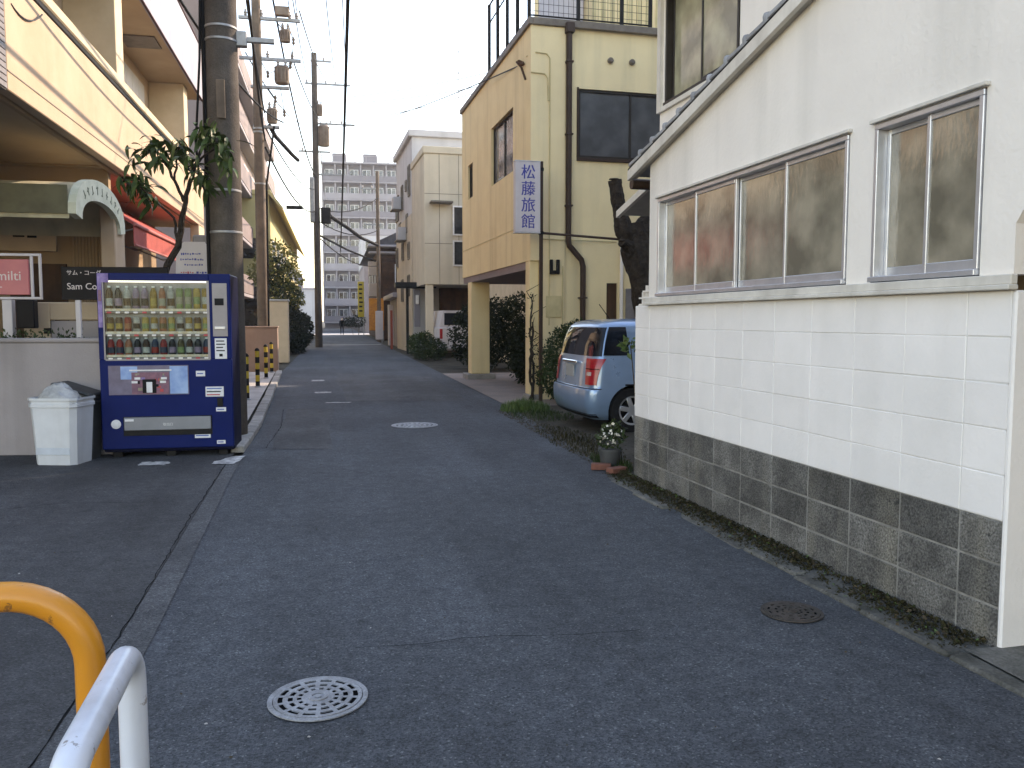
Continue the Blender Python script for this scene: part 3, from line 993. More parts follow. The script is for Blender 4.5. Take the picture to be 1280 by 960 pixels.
b.cbox(0.03, 9.6, -0.11, -0.03, T - 0.03, T + 0.10, 0.01)
b.build('parapet_flashing', 'flashing', Yb)
for s0, s1, nm in ((0.0, 0.38, 'column'), (5.55, 6.55, 'column')):
    b = MB()
    if s0 == 0.0: b.cbox(0.0, 0.178, 0.0, 0.30, 0.10, 2.6, 0.012)
    else: b.cbox(0.0, 0.48, 5.60, 6.0, 0.14, 2.45, 0.015)
    c_ = b.build('column', 'yellow_wall', Yb)
    b = MB()
    if s0 == 0.0: b.cbox(-0.03, 0.21, -0.09, 0.34, 0.0, 0.10, 0.01)
    else: b.cbox(-0.12, 0.6, 5.45, 6.15, 0.0, 0.14, 0.015)
    b.build('column_base', 'concrete', c_)
def ywin(x0, x1, y0, y1, z0, z1, axis, glassm, frame='dark_aluminium', split=0.5, name='window'):
    w = MB()
    t = 0.04
    if axis == 'y':
        w.cbox(x0, x1, y0, y0 + t, z0, z1, .004); w.cbox(x0, x1, y1 - t, y1, z0, z1, .004)
        w.cbox(x0, x1, y0 + t, y1 - t, z0, z0 + t, .004); w.cbox(x0, x1, y0 + t, y1 - t, z1 - t, z1, .004)
        ym = y0 + (y1 - y0) * split
        w.cbox(x0 + .01, x1 - .002, ym - .025, ym + .025, z0 + t, z1 - t, .004)
        f_ = w.build(name, frame, Yb)
        for a, c in ((y0 + t, ym - .025), (ym + .025, y1 - t)):
            q = MB(); q.box((x0 + x1) / 2, (x0 + x1) / 2 + .008, a, c, z0 + t, z1 - t); q.build('pane', glassm, f_)
    else:
        w.cbox(x0, x0 + t, y0, y1, z0, z1, .004); w.cbox(x1 - t, x1, y0, y1, z0, z1, .004)
        w.cbox(x0 + t, x1 - t, y0, y1, z0, z0 + t, .004); w.cbox(x0 + t, x1 - t, y0, y1, z1 - t, z1, .004)
        xm = x0 + (x1 - x0) * split
        w.cbox(xm - .02, xm + .02, y0 + .01, y1 - .002, z0 + t, z1 - t, .004)
        f_ = w.build(name, frame, Yb)
        for k, (a, c) in enumerate(((x0 + t, xm - .02), (xm + .02, x1 - t))):
            yy = (y0 + y1) / 2 + (0.012 if k else 0)
            q = MB(); q.box(a, c, yy, yy + .008, z0 + t, z1 - t); q.build('pane', glassm, f_)
    return f_
ywin(0.05, 0.12, 1.28, 3.23, 4.46, 5.69, 'y', 'grey_glass')
ywin(0.04, 0.12, 5.33, 5.91, 4.54, 5.35, 'y', 'dark_glass', split=0.55)
ywin(0.94, 2.94, 0.02, 0.09, 4.53, 5.77, 'x', 'screen_glass', split=0.52)
b = MB()
b.cbox(0.90, 2.97, -0.05, 0.0, 4.46, 4.52, .006); b.cbox(0.90, 0.935, -0.03, 0.0, 4.52, 5.80, .006)
b.build('window_sill', 'brown_pipe', Yb)
# brown downpipe with an offset and its hopper
b = MB()
b.tube([(0.72, -0.10, 6.86), (0.72, -0.10, 2.98), (0.74, -0.10, 2.88), (0.98, -0.10, 2.62), (1.01, -0.10, 2.50), (1.01, -0.10, 0.3)], 0.055, 12)
b.cbox(0.64, 0.80, -0.20, -0.03, 6.72, 6.90, .01)
for z in (6.2, 4.9, 3.6, 1.9, 0.9): b.cbox(0.65 if z > 2.9 else 0.94, 0.79 if z > 2.9 else 1.08, -0.165, -0.005, z, z + 0.03, .004)
b.build('downpipe', 'brown_pipe', Yb)
# conduits, meter box, vents, wall light, door
b = MB()
b.tube([(-0.012, 0.2, 6.35), (0.10, -0.075, 6.35), (0.30, -0.075, 6.34), (0.36, -0.075, 6.26), (0.36, -0.075, 2.6), (0.36, -0.075, 1.4)], 0.012, 6)
b.tube([(0.0, -0.075, 5.99), (0.26, -0.075, 5.98), (0.32, -0.075, 5.9), (0.33, -0.075, 5.5)], 0.012, 6)
b.tube([(0.62, -0.075, 2.5), (0.62, -0.075, 0.9)], 0.012, 6)
b.tube([(0.20, -0.075, 3.0), (0.64, -0.075, 2.99), (1.7, -0.02, 2.98)], 0.01, 6)
b.cbox(0.30, 0.60, -0.08, -0.06, 1.55, 1.95, .005)
b.build('conduit', 'yellow_trim', Yb)
b = MB(); b.cbox(0.36, 0.42, -0.13, -0.06, 2.35, 2.62, .01); b.cbox(0.49, 0.55, -0.13, -0.06, 2.35, 2.62, .01); b.cbox(0.42, 0.49, -0.12, -0.06, 2.35, 2.42, .01)
b.build('meter_bracket', 'black_metal', Yb)
for x in (1.55, 1.98):
    b = MB(); b.lathe([(0.055, 0), (0.055, -0.05), (0.03, -0.08)], 12, (x, 0.0, 6.32), 'y'); b.build('vent_cap', 'flashing', Yb)
b = MB(); b.box(1.52, 1.74, 0.05, 0.10, 0, 2.2); b.build('side_door', 'wood_dark', Yb)
b = MB(); b.tube([(1.80, -0.05, 3.0), (1.80, -0.05, 0.2)], 0.035, 8); b.build('white_pipe', 'white_plaster', Yb)
b = MB()
for k in range(4): b.cbox(1.9 + k * 0.55, 2.42 + k * 0.55, -0.03, -0.004, 0.05, 2.1, .01)
b.build('store_shutter', 'grey_tile', Yb)
b = MB()                                               # service bracket with insulators near the top corner
b.tube([(-0.02, 0.9, 6.45), (-0.02, 0.55, 6.25), (-0.02, 0.25, 5.95)], 0.02, 6)
for k in range(3): b.lathe([(0.03, 0), (0.045, 0.03), (0.03, 0.07)], 8, (-0.05, 0.35 + k * 0.12, 6.22 + k * 0.05))
b.build('insulator_bracket', 'rust', Yb)
# penthouse, roof fence of bars with mesh
b = MB(); b.box(1.75, 9.0, 1.6, 6.0, T + .05, T + 2.8); pent = b.build('penthouse', 'yellow_wall', Yb)
b = MB()
for k in range(36): b.box(1.75 + k * .2, 1.84 + k * .2, 1.585, 1.60, T + .05, T + 2.7)
b.build('ribbed_cladding', 'yellow_trim', pent)
b = MB(); b.box(0.75, 1.7, 2.0, 2.1, T + .05, T + 2.4); b.build('white_panel', 'sign_white', pent)
fz0, fz1 = T + 0.02, T + 1.15
for k in range(5):
    s_ = 0.06 + k * 0.84
    b = MB(); b.cbox(-0.03, 0.03, s_ - 0.03, s_ + 0.03, fz0, fz1 + 0.4, .004); b.build('fence_post', 'black_metal', Yb)
for x in (0.9, 1.75, 2.32):
    b = MB(); b.cbox(x - 0.03, x + 0.03, -0.09, -0.03, fz0, fz1 + 0.4, .004); b.build('fence_post', 'black_metal', Yb)
b = MB()
for z in (fz0 + .12, fz1): b.tube([(0, 0.06, z), (0, 3.42, z)], 0.016, 5); b.tube([(0.0, -0.06, z), (2.32, -0.06, z)], 0.016, 5)
b.tube([(0, 0.06, fz1 + .38), (0, 3.42, fz1 + .38)], 0.02, 5); b.tube([(0, -0.06, fz1 + .38), (2.32, -0.06, fz1 + .38)], 0.02, 5)
b.build('fence_rail', 'black_metal', Yb)
b = MB()
for k in range(24):
    x = 0.05 + k * 0.095
    b.tube([(x, -0.06, fz0 + .12), (x, -0.06, fz1 + .38)], 0.0045, 3)
for k in range(10): b.tube([(0, -0.06, fz0 + .2 + k * .13), (2.32, -0.06, fz0 + .2 + k * .13)], 0.0045, 3)
for k in range(14):
    y = 0.1 + k * 0.24
    b.tube([(0, y, fz0 + .12), (0, y, fz1 + .38)], 0.0045, 3)
b.build('fence_mesh', 'black_metal', Yb)
# stair behind the hedge under the building
b = MB()
for k in range(8): b.box(1.4 + k * .28, 1.7 + k * .28, 4.6, 5.5, 0.2 + k * .19, 0.25 + k * .19)
b.tube([(1.3, 4.6, 1.0), (3.6, 4.6, 2.5)], 0.025, 6)
b.build('outdoor_stair', 'black_metal', Yb)
# building standing behind, seen through the columns
bh = root('rear_house', (6.2, 24.85, 0), 1.94)
tag(bh, 'cream house wall glimpsed behind the yellow columns', 'house')
b = MB(); b.box(0, 8, 0, 8.4, 0, 5.7); b.build('wall', 'wall_cream', bh)
b = MB(); b.prism([(-0.4, 5.7), (8.4, 5.7), (4, 6.9)], -0.1, 8.7, 'y'); b.build('roof', 'wood_roof', bh)
b = MB(); b.cbox(1.2, 2.6, -0.04, 0.03, 0.9, 2.1, .01); w_ = b.build('window', 'dark_aluminium', bh)
b = MB(); b.box(1.25, 2.55, -0.05, -0.045, 0.95, 2.05); b.build('pane', 'grey_glass', w_)

# =================================================================== LEFT BUILDING (cream, balconies)
LB = root('cream_building', (-3.4, 10.0, 0))
tag(LB, 'cream building with long balcony fronts above the vending machine', 'building')
def LBp(bb, name, m, parent=None): return bb.build(name, m, parent or LB, True)
XF = -3.4
b = MB(); b.cbox(XF - 0.14, XF, 10.1, 24.0, 3.98, 5.26, 0.01); bal = LBp(b, 'balcony_front', 'cream_wall')
b = MB()
b.box(XF + 0.0005, XF + 0.006, 10.1, 24.0, 4.18, 4.195)
LBp(b, 'drip_groove', 'flashing', bal)
b = MB(); b.cbox(XF - 0.10, XF + 0.012, 10.1, 24.0, 5.262, 5.335, 0.008); LBp(b, 'dark_rail', 'black_trim')
b = MB(); b.cbox(XF - 0.12, XF + 0.03, 10.1, 24.0, 5.338, 5.50, 0.02); LBp(b, 'top_rail', 'cream_trim')
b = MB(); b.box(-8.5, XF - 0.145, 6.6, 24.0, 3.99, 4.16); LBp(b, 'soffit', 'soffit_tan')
b = MB()
for k in range(3): b.box(-8.4, XF - 0.2, 10.3 + k * 4.4, 10.33 + k * 4.4, 3.975, 3.99)
b.cbox(XF - 0.22, XF - 0.15, 6.7, 24, 3.94, 3.988, .006)
LBp(b, 'soffit_trim', 'tan_wall')
# tiled part at the near end: tiles as pieces
b = MB(); b.box(-8.5, XF - 0.012, 6.6, 10.08, 3.97, 8.9); tiled = LBp(b, 'tiled_wall', 'mortar')
tb = MB(); tb.cbox(0, 0.016, 0.003, 0.222, 0.003, 0.062, .003)
tme2 = tb.mesh('tile'); tme2.materials.append(MATS['grey_tile'])
for r_ in range(26):
    for c in range(3):
        o = link('tile', tme2, None, tiled, True)
        o.location = (XF - 0.012, 10.08 - (c + 1) * 0.225 + (0.1 if r_ % 2 and c else 0.0), 3.98 + r_ * 0.068)
# recessed upper wall, piers, windows
b = MB()
b.box(-4.60, -4.46, 10.1, 12.4, 5.0, 7.45); b.box(-4.60, -4.46, 15.3, 24.0, 4.16, 7.45)
b.box(-4.60, -4.46, 12.4, 15.3, 4.16, 5.1); b.box(-4.60, -4.46, 12.4, 15.3, 7.0, 7.45)
b.box(-8.5, -4.6, 23.85, 24.0, 4.16, 10.2)
LBp(b, 'upper_wall', 'cream_wall')
for y in (15.9, 22.7):
    b = MB(); b.cbox(-4.455, -3.62, y, y + .52, 4.16, 7.44, .01); LBp(b, 'pier', 'cream_trim')
for y0, y1 in ((12.42, 15.28),):
    b = MB()
    t = 0.07
    b.cbox(-4.62, -4.42, y0, y0 + t, 5.1, 7.0, .005); b.cbox(-4.62, -4.42, y1 - t, y1, 5.1, 7.0, .005)
    b.cbox(-4.62, -4.42, y0 + t, y1 - t, 5.1, 5.1 + t, .005); b.cbox(-4.62, -4.42, y0 + t, y1 - t, 7.0 - t, 7.0, .005)
    b.cbox(-4.60, -4.44, 13.8, 13.88, 5.1 + t, 7.0 - t, .005)
    w_ = LBp(b, 'window', 'cream_trim')
    for a, c in ((y0 + t, 13.8), (13.88, y1 - t)):
        b = MB(); b.box(-4.53, -4.52, a, c, 5.17, 6.93); LBp(b, 'pane', 'dark_glass', w_)
b = MB()
for k in range(9): b.cbox(-4.455, -4.44, 16.6 + k * .62, 17.2 + k * .62, 5.2, 7.2, .006)
LBp(b, 'roller_shutter', 'roller_panel')
# top balcony
b = MB(); b.box(-8.5, XF, 10.1, 24.3, 7.45, 7.60); LBp(b, 'balcony_slab', 'soffit_tan')
b = MB(); b.cbox(XF - 0.06, XF + 0.02, 10.1, 24.35, 7.44, 8.78, .01); LBp(b, 'balcony_panel', 'balcony_panel')
b = MB(); b.cbox(XF - 0.07, XF + 0.04, 10.1, 24.37, 8.79, 8.84, .01); b.cbox(XF - 0.02, XF + 0.03, 10.1, 24.36, 7.41, 7.437, .01); LBp(b, 'panel_trim', 'maroon')
b = MB(); b.box(-4.3, -3.6, 19.1, 19.9, 7.42, 7.448); LBp(b, 'soffit_vent', 'flashing')
b = MB(); b.box(-8.5, -4.6, 10.1, 24, 7.6, 10.2); LBp(b, 'top_wall', 'cream_wall')
b = MB(); b.box(-8.7, -3.05, 10.0, 22.6, 10.2, 10.42); LBp(b, 'roof_slab', 'maroon')
# ground floor: back wall of the entrance, shop front
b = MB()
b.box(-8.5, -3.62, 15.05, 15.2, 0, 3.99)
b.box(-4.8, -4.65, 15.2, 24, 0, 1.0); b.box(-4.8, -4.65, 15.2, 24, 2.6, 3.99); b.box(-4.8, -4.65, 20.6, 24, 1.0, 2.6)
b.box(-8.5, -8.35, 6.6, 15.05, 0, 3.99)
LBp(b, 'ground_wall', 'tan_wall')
b = MB(); b.cbox(-3.62, XF, 14.42, 15.06, 0, 3.30, .015); LBp(b, 'entrance_pillar', 'cream_wall')
b = MB(); b.cbox(-3.62, XF, 23.1, 24.0, 0, 3.98, .015); LBp(b, 'corner_pillar', 'cream_trim')
b = MB()
for k in range(9): b.cbox(-4.74, -4.70, 15.25 + k * .6, 15.31 + k * .6, 1.0, 2.6, .005)
sf = LBp(b, 'shop_window', 'dark_aluminium')
for k in range(8):
    b = MB(); b.box(-4.725, -4.715, 15.31 + k * .6, 15.85 + k * .6, 1.0, 2.6); LBp(b, 'pane', 'curtain_glass' if k in (1, 2, 4) else 'dark_glass', sf)
b = MB(); b.box(-5.15, -4.30, 14.99, 15.05, 0.0, 2.42); b.build
dr = LBp(b, 'entrance_door', 'wood_dark')
b = MB(); b.box(-5.9, -4.42, 14.93, 14.985, 2.62, 3.0); bd = LBp(b, 'lintel_board', 'wall_cream')
b = MB(); b.box(-5.05, -4.88, 14.92, 14.929, 2.84, 2.88); b.box(-4.84, -4.70, 14.92, 14.929, 2.83, 2.89); LBp(b, 'board_lettering', 'sign_black', bd)
b = MB()
for k in range(12): b.cbox(-4.2 + k * .05, -4.155 + k * .05, 14.98, 15.04, 0.3, 3.0, .01)
LBp(b, 'slatted_screen', 'tan_wall')
# barrel canopy over the entrance, its arched face towards the street
def arch(n, y0, y1, zs, zt):
    yc, ry, rz_ = (y0 + y1) / 2, (y1 - y0) / 2, zt - zs
    return [(yc - ry * math.cos(PI * i / n), zs + rz_ * math.sin(PI * i / n) ** 0.8) for i in range(n + 1)]
a_o, a_i = arch(18, 12.25, 14.85, 2.86, 3.50), arch(18, 12.31, 14.79, 2.82, 3.43)
b = MB()
vs, fs = [], []
for x in (-8.2, XF - 0.05):
    vs += [(x, y, z) for y, z in a_o]
for i in range(18): fs.append((i, i + 1, 19 + i + 1, 19 + i))
b.smooth = True
b.add(vs, fs)
cn = LBp(b, 'entrance_canopy', 'canopy_vinyl')
b = MB(); b.box(-8.2, XF - 0.052, 12.22, 12.245, 2.92, 3.30); LBp(b, 'canopy_shade_band', 'canopy_shade_tone', cn)  # dark strip standing for the shaded outer side of the barrel
f_o, f_i = arch(18, 12.2, 14.9, 2.92, 3.54), arch(18, 12.5, 14.6, 2.88, 3.24)
b = MB()
vs = [(x, y, z) for x in (XF - 0.05, XF + 0.05) for y, z in f_o] + [(x, y, z) for x in (XF - 0.05, XF + 0.05) for y, z in f_i]
fs = []
for i in range(18):
    fs += [(19 + i, 19 + i + 1, 57 + i + 1, 57 + i), (i, 38 + i, 38 + i + 1, i + 1), (i, i + 1, 19 + i + 1, 19 + i), (38 + i, 57 + i, 57 + i + 1, 38 + i + 1)]
fs += [(0, 19, 57, 38), (18, 56, 75, 37)]
b.add(vs, fs)
cf = LBp(b, 'canopy_face', 'canopy_face', cn)
for k in range(9):
    i = 4 + k * 1.25
    a_ = PI * i / 18
    y, z = 13.55 - 1.20 * math.cos(a_), 2.90 + 0.49 * math.sin(a_) ** 0.8
    b = MB()
    b.M = Matrix.Translation((XF + 0.052, y, z)) @ Matrix.Rotation(-(a_ - PI / 2), 4, 'X')
    b.box(0, 0.003, -0.012, 0.012, -0.06, 0.06)
    if k % 2: b.box(0, 0.003, -0.05, 0.05, 0.03 - 0.02 * (k % 3), 0.05 - 0.02 * (k % 3))
    else: b.box(0, 0.003, -0.045, 0.03, -0.06, -0.04)
    LBp(b, 'canopy_lettering', 'canopy_ink', cf)
# red awning over the shop
b = MB()
b.prism([(-4.62, 3.96), (-4.62, 3.92), (-3.32, 3.12), (-3.30, 3.16)], 15.3, 22.4, 'y')
aw = LBp(b, 'shop_awning', 'red_canvas')
b = MB()
b.tube([(-3.29, 15.3, 3.13), (-3.29, 22.4, 3.13)], 0.03, 8)
b.tube([(-3.29, 15.3, 2.78), (-3.29, 22.4, 2.78)], 0.022, 8)
LBp(b, 'awning_bar', 'pink_canvas', aw)
b = MB(); b.box(-3.315, -3.305, 15.3, 22.4, 2.80, 3.11); LBp(b, 'awning_valance', 'red_canvas', aw)
for y in (15.4, 18.2, 20.9):
    b = MB(); b.tube([(-3.34, y, 3.05), (-3.9, y, 2.9), (-4.6, y, 3.2)], 0.015, 6); LBp(b, 'awning_arm', 'galvanised', aw)

# =================================================================== VENDING MACHINE
VM = root('vending_machine', (-1.785, 9.585, 0), -1.5)
tag(VM, 'navy blue drinks vending machine with a lit glass display', 'vending machine')
W2, HT = 0.68, 2.0
b = MB()
b.cbox(-W2, W2, 0.06, 0.62, 0.06, HT, 0.012)
b.build('cabinet', 'navy_side', VM)
b = MB()                                   # door frame around the display opening
dx0, dx1, dz0, dz1 = -0.615, 0.455, 1.075, 1.925
b.cbox(-W2, dx0, 0.0, 0.058, dz0, HT, .006); b.cbox(dx1, W2, 0.0, 0.058, dz0, HT, .006)
b.cbox(dx0, dx1, 0.0, 0.058, dz1, HT, .006); b.cbox(-W2, W2, 0.0, 0.058, 0.10, dz0, .008)
b.build('front_door', 'navy_paint', VM)
b = MB(); b.box(dx0, dx1, 0.052, 0.058, dz0, dz1); b.build('display_back', 'vend_back', VM)
b = MB(); b.cbox(dx0 + .02, dx1 - .02, 0.012, 0.03, dz1 - .022, dz1 - .004, .003); b.build('display_lamp', 'tube_light', VM)
for x in (-0.55, -0.0, 0.55):
    b = MB(); b.cbox(x - .05, x + .05, 0.08, 0.6, 0.0, 0.06, .005); b.build('foot', 'black_metal', VM)
# display trim with rounded top right corner
b = MB()
b.cbox(dx0, dx1, -0.004, 0.0, dz0 - .012, dz0 + .006, .001); b.cbox(dx0 - .012, dx0 + .004, -0.004, 0.0, dz0, dz1, .001); b.cbox(dx1 - .022, dx1 + .004, -0.004, 0.0, dz0, dz1, .001)
b.build('display_trim', 'vend_grey', VM)
b = MB(); b.box(dx0 + .004, dx1 - .02, 0.003, 0.006, dz0 + .004, dz1 - .002); b.build('display_glass', 'clear_pane', VM)
NB = 12
rows = [(1.60, 0.265), (1.355, 0.19), (1.105, 0.205)]
rowcol = [[0, 7, 2, 1, 1, 3, 11, 2, 4, 4, 5, 3], [0, 0, 6, 2, 5, 3, 11, 5, 2, 3, 0, 5], [6, 6, 11, 7, 0, 8, 6, 7, 10, 0, 7, 8]]
def bottle_mesh(h, kind, ci):
    q = MB().mat('drink_%d' % ci)
    r = 0.036 if kind else 0.037
    q.smooth = True
    if kind == 0:
        q.lathe([(r * .9, 0), (r, .008), (r, h * .55), (r * .93, h * .58), (r, h * .62), (r * .85, h * .78), (r * .42, h * .9), (r * .42, h * .93)], 10)
        q.mat('button_white').lathe([(r * .47, h * .93), (r * .47, h)], 10)
        q.mat('drink_%d' % ((ci * 5 + 2) % 12)).lathe([(r * 1.02, h * .2), (r * 1.02, h * .5)], 10)
    else:
        q.lathe([(r * .85, 0), (r, .008), (r, h * .9), (r * .88, h * .96), (r * .8, h)], 10)
        q.mat('drink_%d' % ((ci * 7 + 5) % 12)).lathe([(r * 1.02, h * .3), (r * 1.02, h * .62)], 10)
    return q.mesh('drink_sample')
cache = {}
for ri, (z, h) in enumerate(rows):
    b = MB(); b.cbox(dx0, dx1, 0.002 + .006, 0.05, z - .028, z - .004, .003); b.build('shelf', 'shelf_metal', VM)
    b = MB(); b.cbox(dx0 + .005, dx1 - .022, 0.0065, 0.0078, z - .004, z + .022, .0005); b.build('price_strip', 'price_strip', VM)
    for k in range(NB):
        x = dx0 + 0.05 + k * (dx1 - dx0 - 0.09) / (NB - 1)
        ci = rowcol[ri][k]
        kind = 0 if ri != 1 else 1
        if ri == 0 and 8 <= k: kind = 1
        key = (h, kind, ci)
        if key not in cache: cache[key] = bottle_mesh(h * (0.92 if kind else 1), kind, ci)
        o = link('drink_sample', cache[key], None, VM)
        o.location = (x, 0.030, z)
        o.rotation_euler = (0, 0, rng.choice((0, PI)))
        o.scale = (1, 0.55, 1)
        q = MB(); q.cbox(x - .022, x + .022, -0.004, 0.002, z - .030, z - .010, .002)
        q.build('selection_button', 'button_white' if (k + ri) % 4 else 'sticker_red', VM)
b = MB(); b.cbox(0.49, 0.645, -0.006, 0.0, 1.32, 1.90, .003); b.build('control_panel', 'vend_grey', VM)
b = MB(); b.cbox(0.515, 0.61, -0.012, -0.006, 1.66, 1.735, .003); b.build('price_screen', 'sticker_black', VM)
b = MB(); b.cbox(0.51, 0.62, -0.018, -0.006, 1.40, 1.43, .003); b.build('bill_slot', 'aluminium', VM)
b = MB(); b.cbox(0.505, 0.63, -0.004, 0.0, 1.075, 1.30, .001); st = b.build('price_card', 'sticker_white', VM)
for z in (1.27, 1.235, 1.2, 1.165):
    q = MB(); q.box(0.52, 0.60 + rng.uniform(-.02, .015), -0.006, -0.004, z - .006, z + .006); q.build('card_line', 'sticker_black', st)
q = MB(); q.box(0.55, 0.585, -0.006, -0.004, 1.10, 1.13); q.build('card_line', 'sticker_black', st)
# lower poster panel
b = MB(); b.cbox(-0.595, 0.225, -0.006, 0.0, 0.69, 1.01, .003); ps = b.build('poster_panel', 'poster_dusk', VM)
q = MB(); q.box(0.03, 0.215, -0.009, -0.006, 0.70, 1.0); q.build('poster_sky', 'poster_sky', ps)
q = MB(); q.box(-0.47, -0.30, -0.009, -0.006, 0.86, 1.0); q.build('poster_sky', 'poster_sky', ps)
q = MB(); q.box(-0.36, 0.02, -0.012, -0.0092, 0.70, 0.935); q.build('poster_picture', 'poster_pink', ps)
q = MB(); q.box(-0.38, 0.05, -0.015, -0.0122, 0.950, 0.965); q.build('poster_caption', 'sticker_white', ps)
for k in range(26):
    x, z = rng.uniform(-.35, -.02), rng.uniform(.72, .92)
    w_, h_ = rng.uniform(.012, .05), rng.uniform(.008, .035)
    q = MB(); q.box(x, x + w_, -0.0139 - k * .00003, -0.0122, z, z + h_); q.build('poster_detail', rng.choice(('poster_dusk', 'poster_pink', 'poster_purple', 'sticker_red', 'sticker_black', 'drink_9')), ps)
q = MB(); q.box(-0.25, -0.11, -0.015, -0.0122, 0.71, 0.86); q.build('poster_picture', 'sticker_black', ps)
q = MB(); q.cbox(-0.21, -0.15, -0.018, -0.0152, 0.715, 0.83, .002); q.build('poster_caption', 'sticker_white', ps)
for x, z in ((-0.33, 0.83), (-0.30, 0.87), (-0.04, 0.83), (-0.03, 0.87)):
    q = MB(); q.box(x - .03, x + .03, -0.015, -0.0122, z - .012, z + .012); q.build('poster_caption', 'sticker_white', ps)
for x0, x1, z0, z1 in ((0.30, 0.395, 0.885, 0.945), (0.395, 0.585, 0.66, 0.77), (0.50, 0.605, 0.495, 0.54), (0.27, 0.435, 0.205, 0.26), (0.50, 0.59, 0.135, 0.175)):
    q = MB(); q.cbox(x0, x1, -0.004, 0.0, z0, z1, .001); s_ = q.build('sticker', 'sticker_white', VM)
    n_ = 3 if z1 - z0 > .08 else 1
    for k in range(n_):
        zz = z1 - (k + .6) * (z1 - z0) / (n_ + .2)
        q = MB(); q.box(x0 + .012, x1 - .02 - k * .01, -0.0055, -0.004, zz - .006, zz + .006); q.build('sticker_line', ('sticker_blue', 'sticker_black', 'sticker_red')[k % 3], s_)
q = MB(); q.cbox(0.515, 0.575, -0.012, 0.0, 0.55, 0.645, .004); q.build('coin_return', 'black_metal', VM)
q = MB(); q.lathe([(0.05, 0), (0.05, -0.006), (0.04, -0.009)], 20, (-0.535, 0, 0.375), 'y'); q.build('round_sticker', 'sticker_white', VM)
b = MB(); b.cbox(-0.46, 0.455, -0.008, 0.0, 0.245, 0.455, .004); fl = b.build('pickup_frame', 'black_metal', VM)
q = MB(); q.cbox(-0.45, 0.445, -0.022, -0.008, 0.305, 0.447, .006); q.build('pickup_flap', 'vend_flap', fl)
text('flap_lettering', '取出口', 0.035, 'sticker_white', fl, (0.0, -0.0225, 0.365), align='CENTER', ext=0.001)
q = MB(); q.cbox(-0.44, -0.35, -0.0235, -0.022, 0.405, 0.43, .0005); q.build('flap_label', 'sticker_white', fl)
b = MB(); b.cbox(-0.672, -0.63, -0.006, 0.0, 1.42, 1.99, .001); pp = b.build('corner_poster', 'poster_purple', VM)
q = MB(); q.box(-0.668, -0.56, -0.010, -0.0062, 1.90, 1.995); q.build('corner_poster_top', 'poster_purple', pp)
q = MB(); q.box(-0.665, -0.635, -0.0095, -0.0062, 1.70, 1.82); q.build('corner_poster_face', 'poster_pink', pp)

# =================================================================== BINS
def bin_(name, loc, rz, w, d, h, m, label, lid):
    r = root(name, loc, rz)
    tag(r, label, 'bin', 'bins beside the vending machine')
    q = MB()
    k = 0.86
    vs, fs = [], []
    prof = [(k, 0.0), (k * 1.01, 0.02), (0.985, h - 0.10), (1.03, h - 0.095), (1.03, h - 0.06), (1.0, h - 0.055), (1.0, h - 0.03), (1.05, h - 0.025), (1.05, h)]
    c = 0.05
    for s_, z in prof:
        a, e = w / 2 * s_, d / 2 * s_
        vs += [(-a + c, -e, z), (a - c, -e, z), (a, -e + c, z), (a, e - c, z), (a - c, e, z), (-a + c, e, z), (-a, e - c, z), (-a, -e + c, z)]
    for i in range(len(prof) - 1):
        for j in range(8):
            fs.append((i * 8 + j, i * 8 + (j + 1) % 8, i * 8 + 8 + (j + 1) % 8, i * 8 + 8 + j))
    fs.append(tuple(range(7, -1, -1)))
    q.add(vs, fs)
    q.build('bin_body', m, r)
    return r
bw = bin_('waste_bin', (-2.80, 9.45, 0.0), -15, 0.50, 0.42, 0.70, 'bin_plastic', 'white plastic bin with a clear bag at the lilac wall', 1)
q = MB(); q.cbox(-0.185, 0.175, -0.2075, -0.2025, 0.10, 0.57, .002); q.M = None
lb = q.build('bin_label', 'bin_label', bw); lb.rotation_euler = (R(-3.2), 0, 0); lb.location = (0, 0.008, 0)
q = MB(); q.cbox(-0.24, 0.24, -0.19, 0.19, 0.62, 0.668, .02); q.build('rubbish', 'bin_dark', bw)
bgm = MB()                                       # crumpled clear bag rising out of the bin
g = random.Random(11)
nA, nR = 22, 7
vs, fs = [], []
for i in range(nR):
    t = i / (nR - 1)
    for j in range(nA):
        a = 2 * PI * j / nA
        rr = (1.0 - 0.75 * t ** 1.6) * (1 + g.uniform(-.10, .10))
        vs.append((0.22 * rr * math.cos(a) - 0.04 * t + g.uniform(-.01, .01), 0.18 * rr * math.sin(a), 0.66 + 0.17 * t * (1 + g.uniform(-.14, .14))))
for i in range(nR - 1):
    for j in range(nA):
        fs.append((i * nA + j, i * nA + (j + 1) % nA, (i + 1) * nA + (j + 1) % nA, (i + 1) * nA + j))
fs.append(tuple(range((nR - 1) * nA, nR * nA)))
bgm.smooth = True
bgm.add(vs, fs)
bgm.build('clear_bag', 'bag_film', bw)
bd_ = bin_('waste_bin', (-2.70, 9.74, 0.0), -12, 0.36, 0.30, 0.68, 'bin_dark', 'dark box with tilted lid drawn as the shaded side of the white bin', 1)  # dark box put where the white bin's right side is in shade
q = MB(); q.cbox(-0.22, 0.22, -0.17, 0.17, 0.0, 0.035, .015); ld = q.build('bin_lid', 'bin_dark', bd_); ld.location = (-0.03, 0, 0.74); ld.rotation_euler = (R(0), R(17), 0)

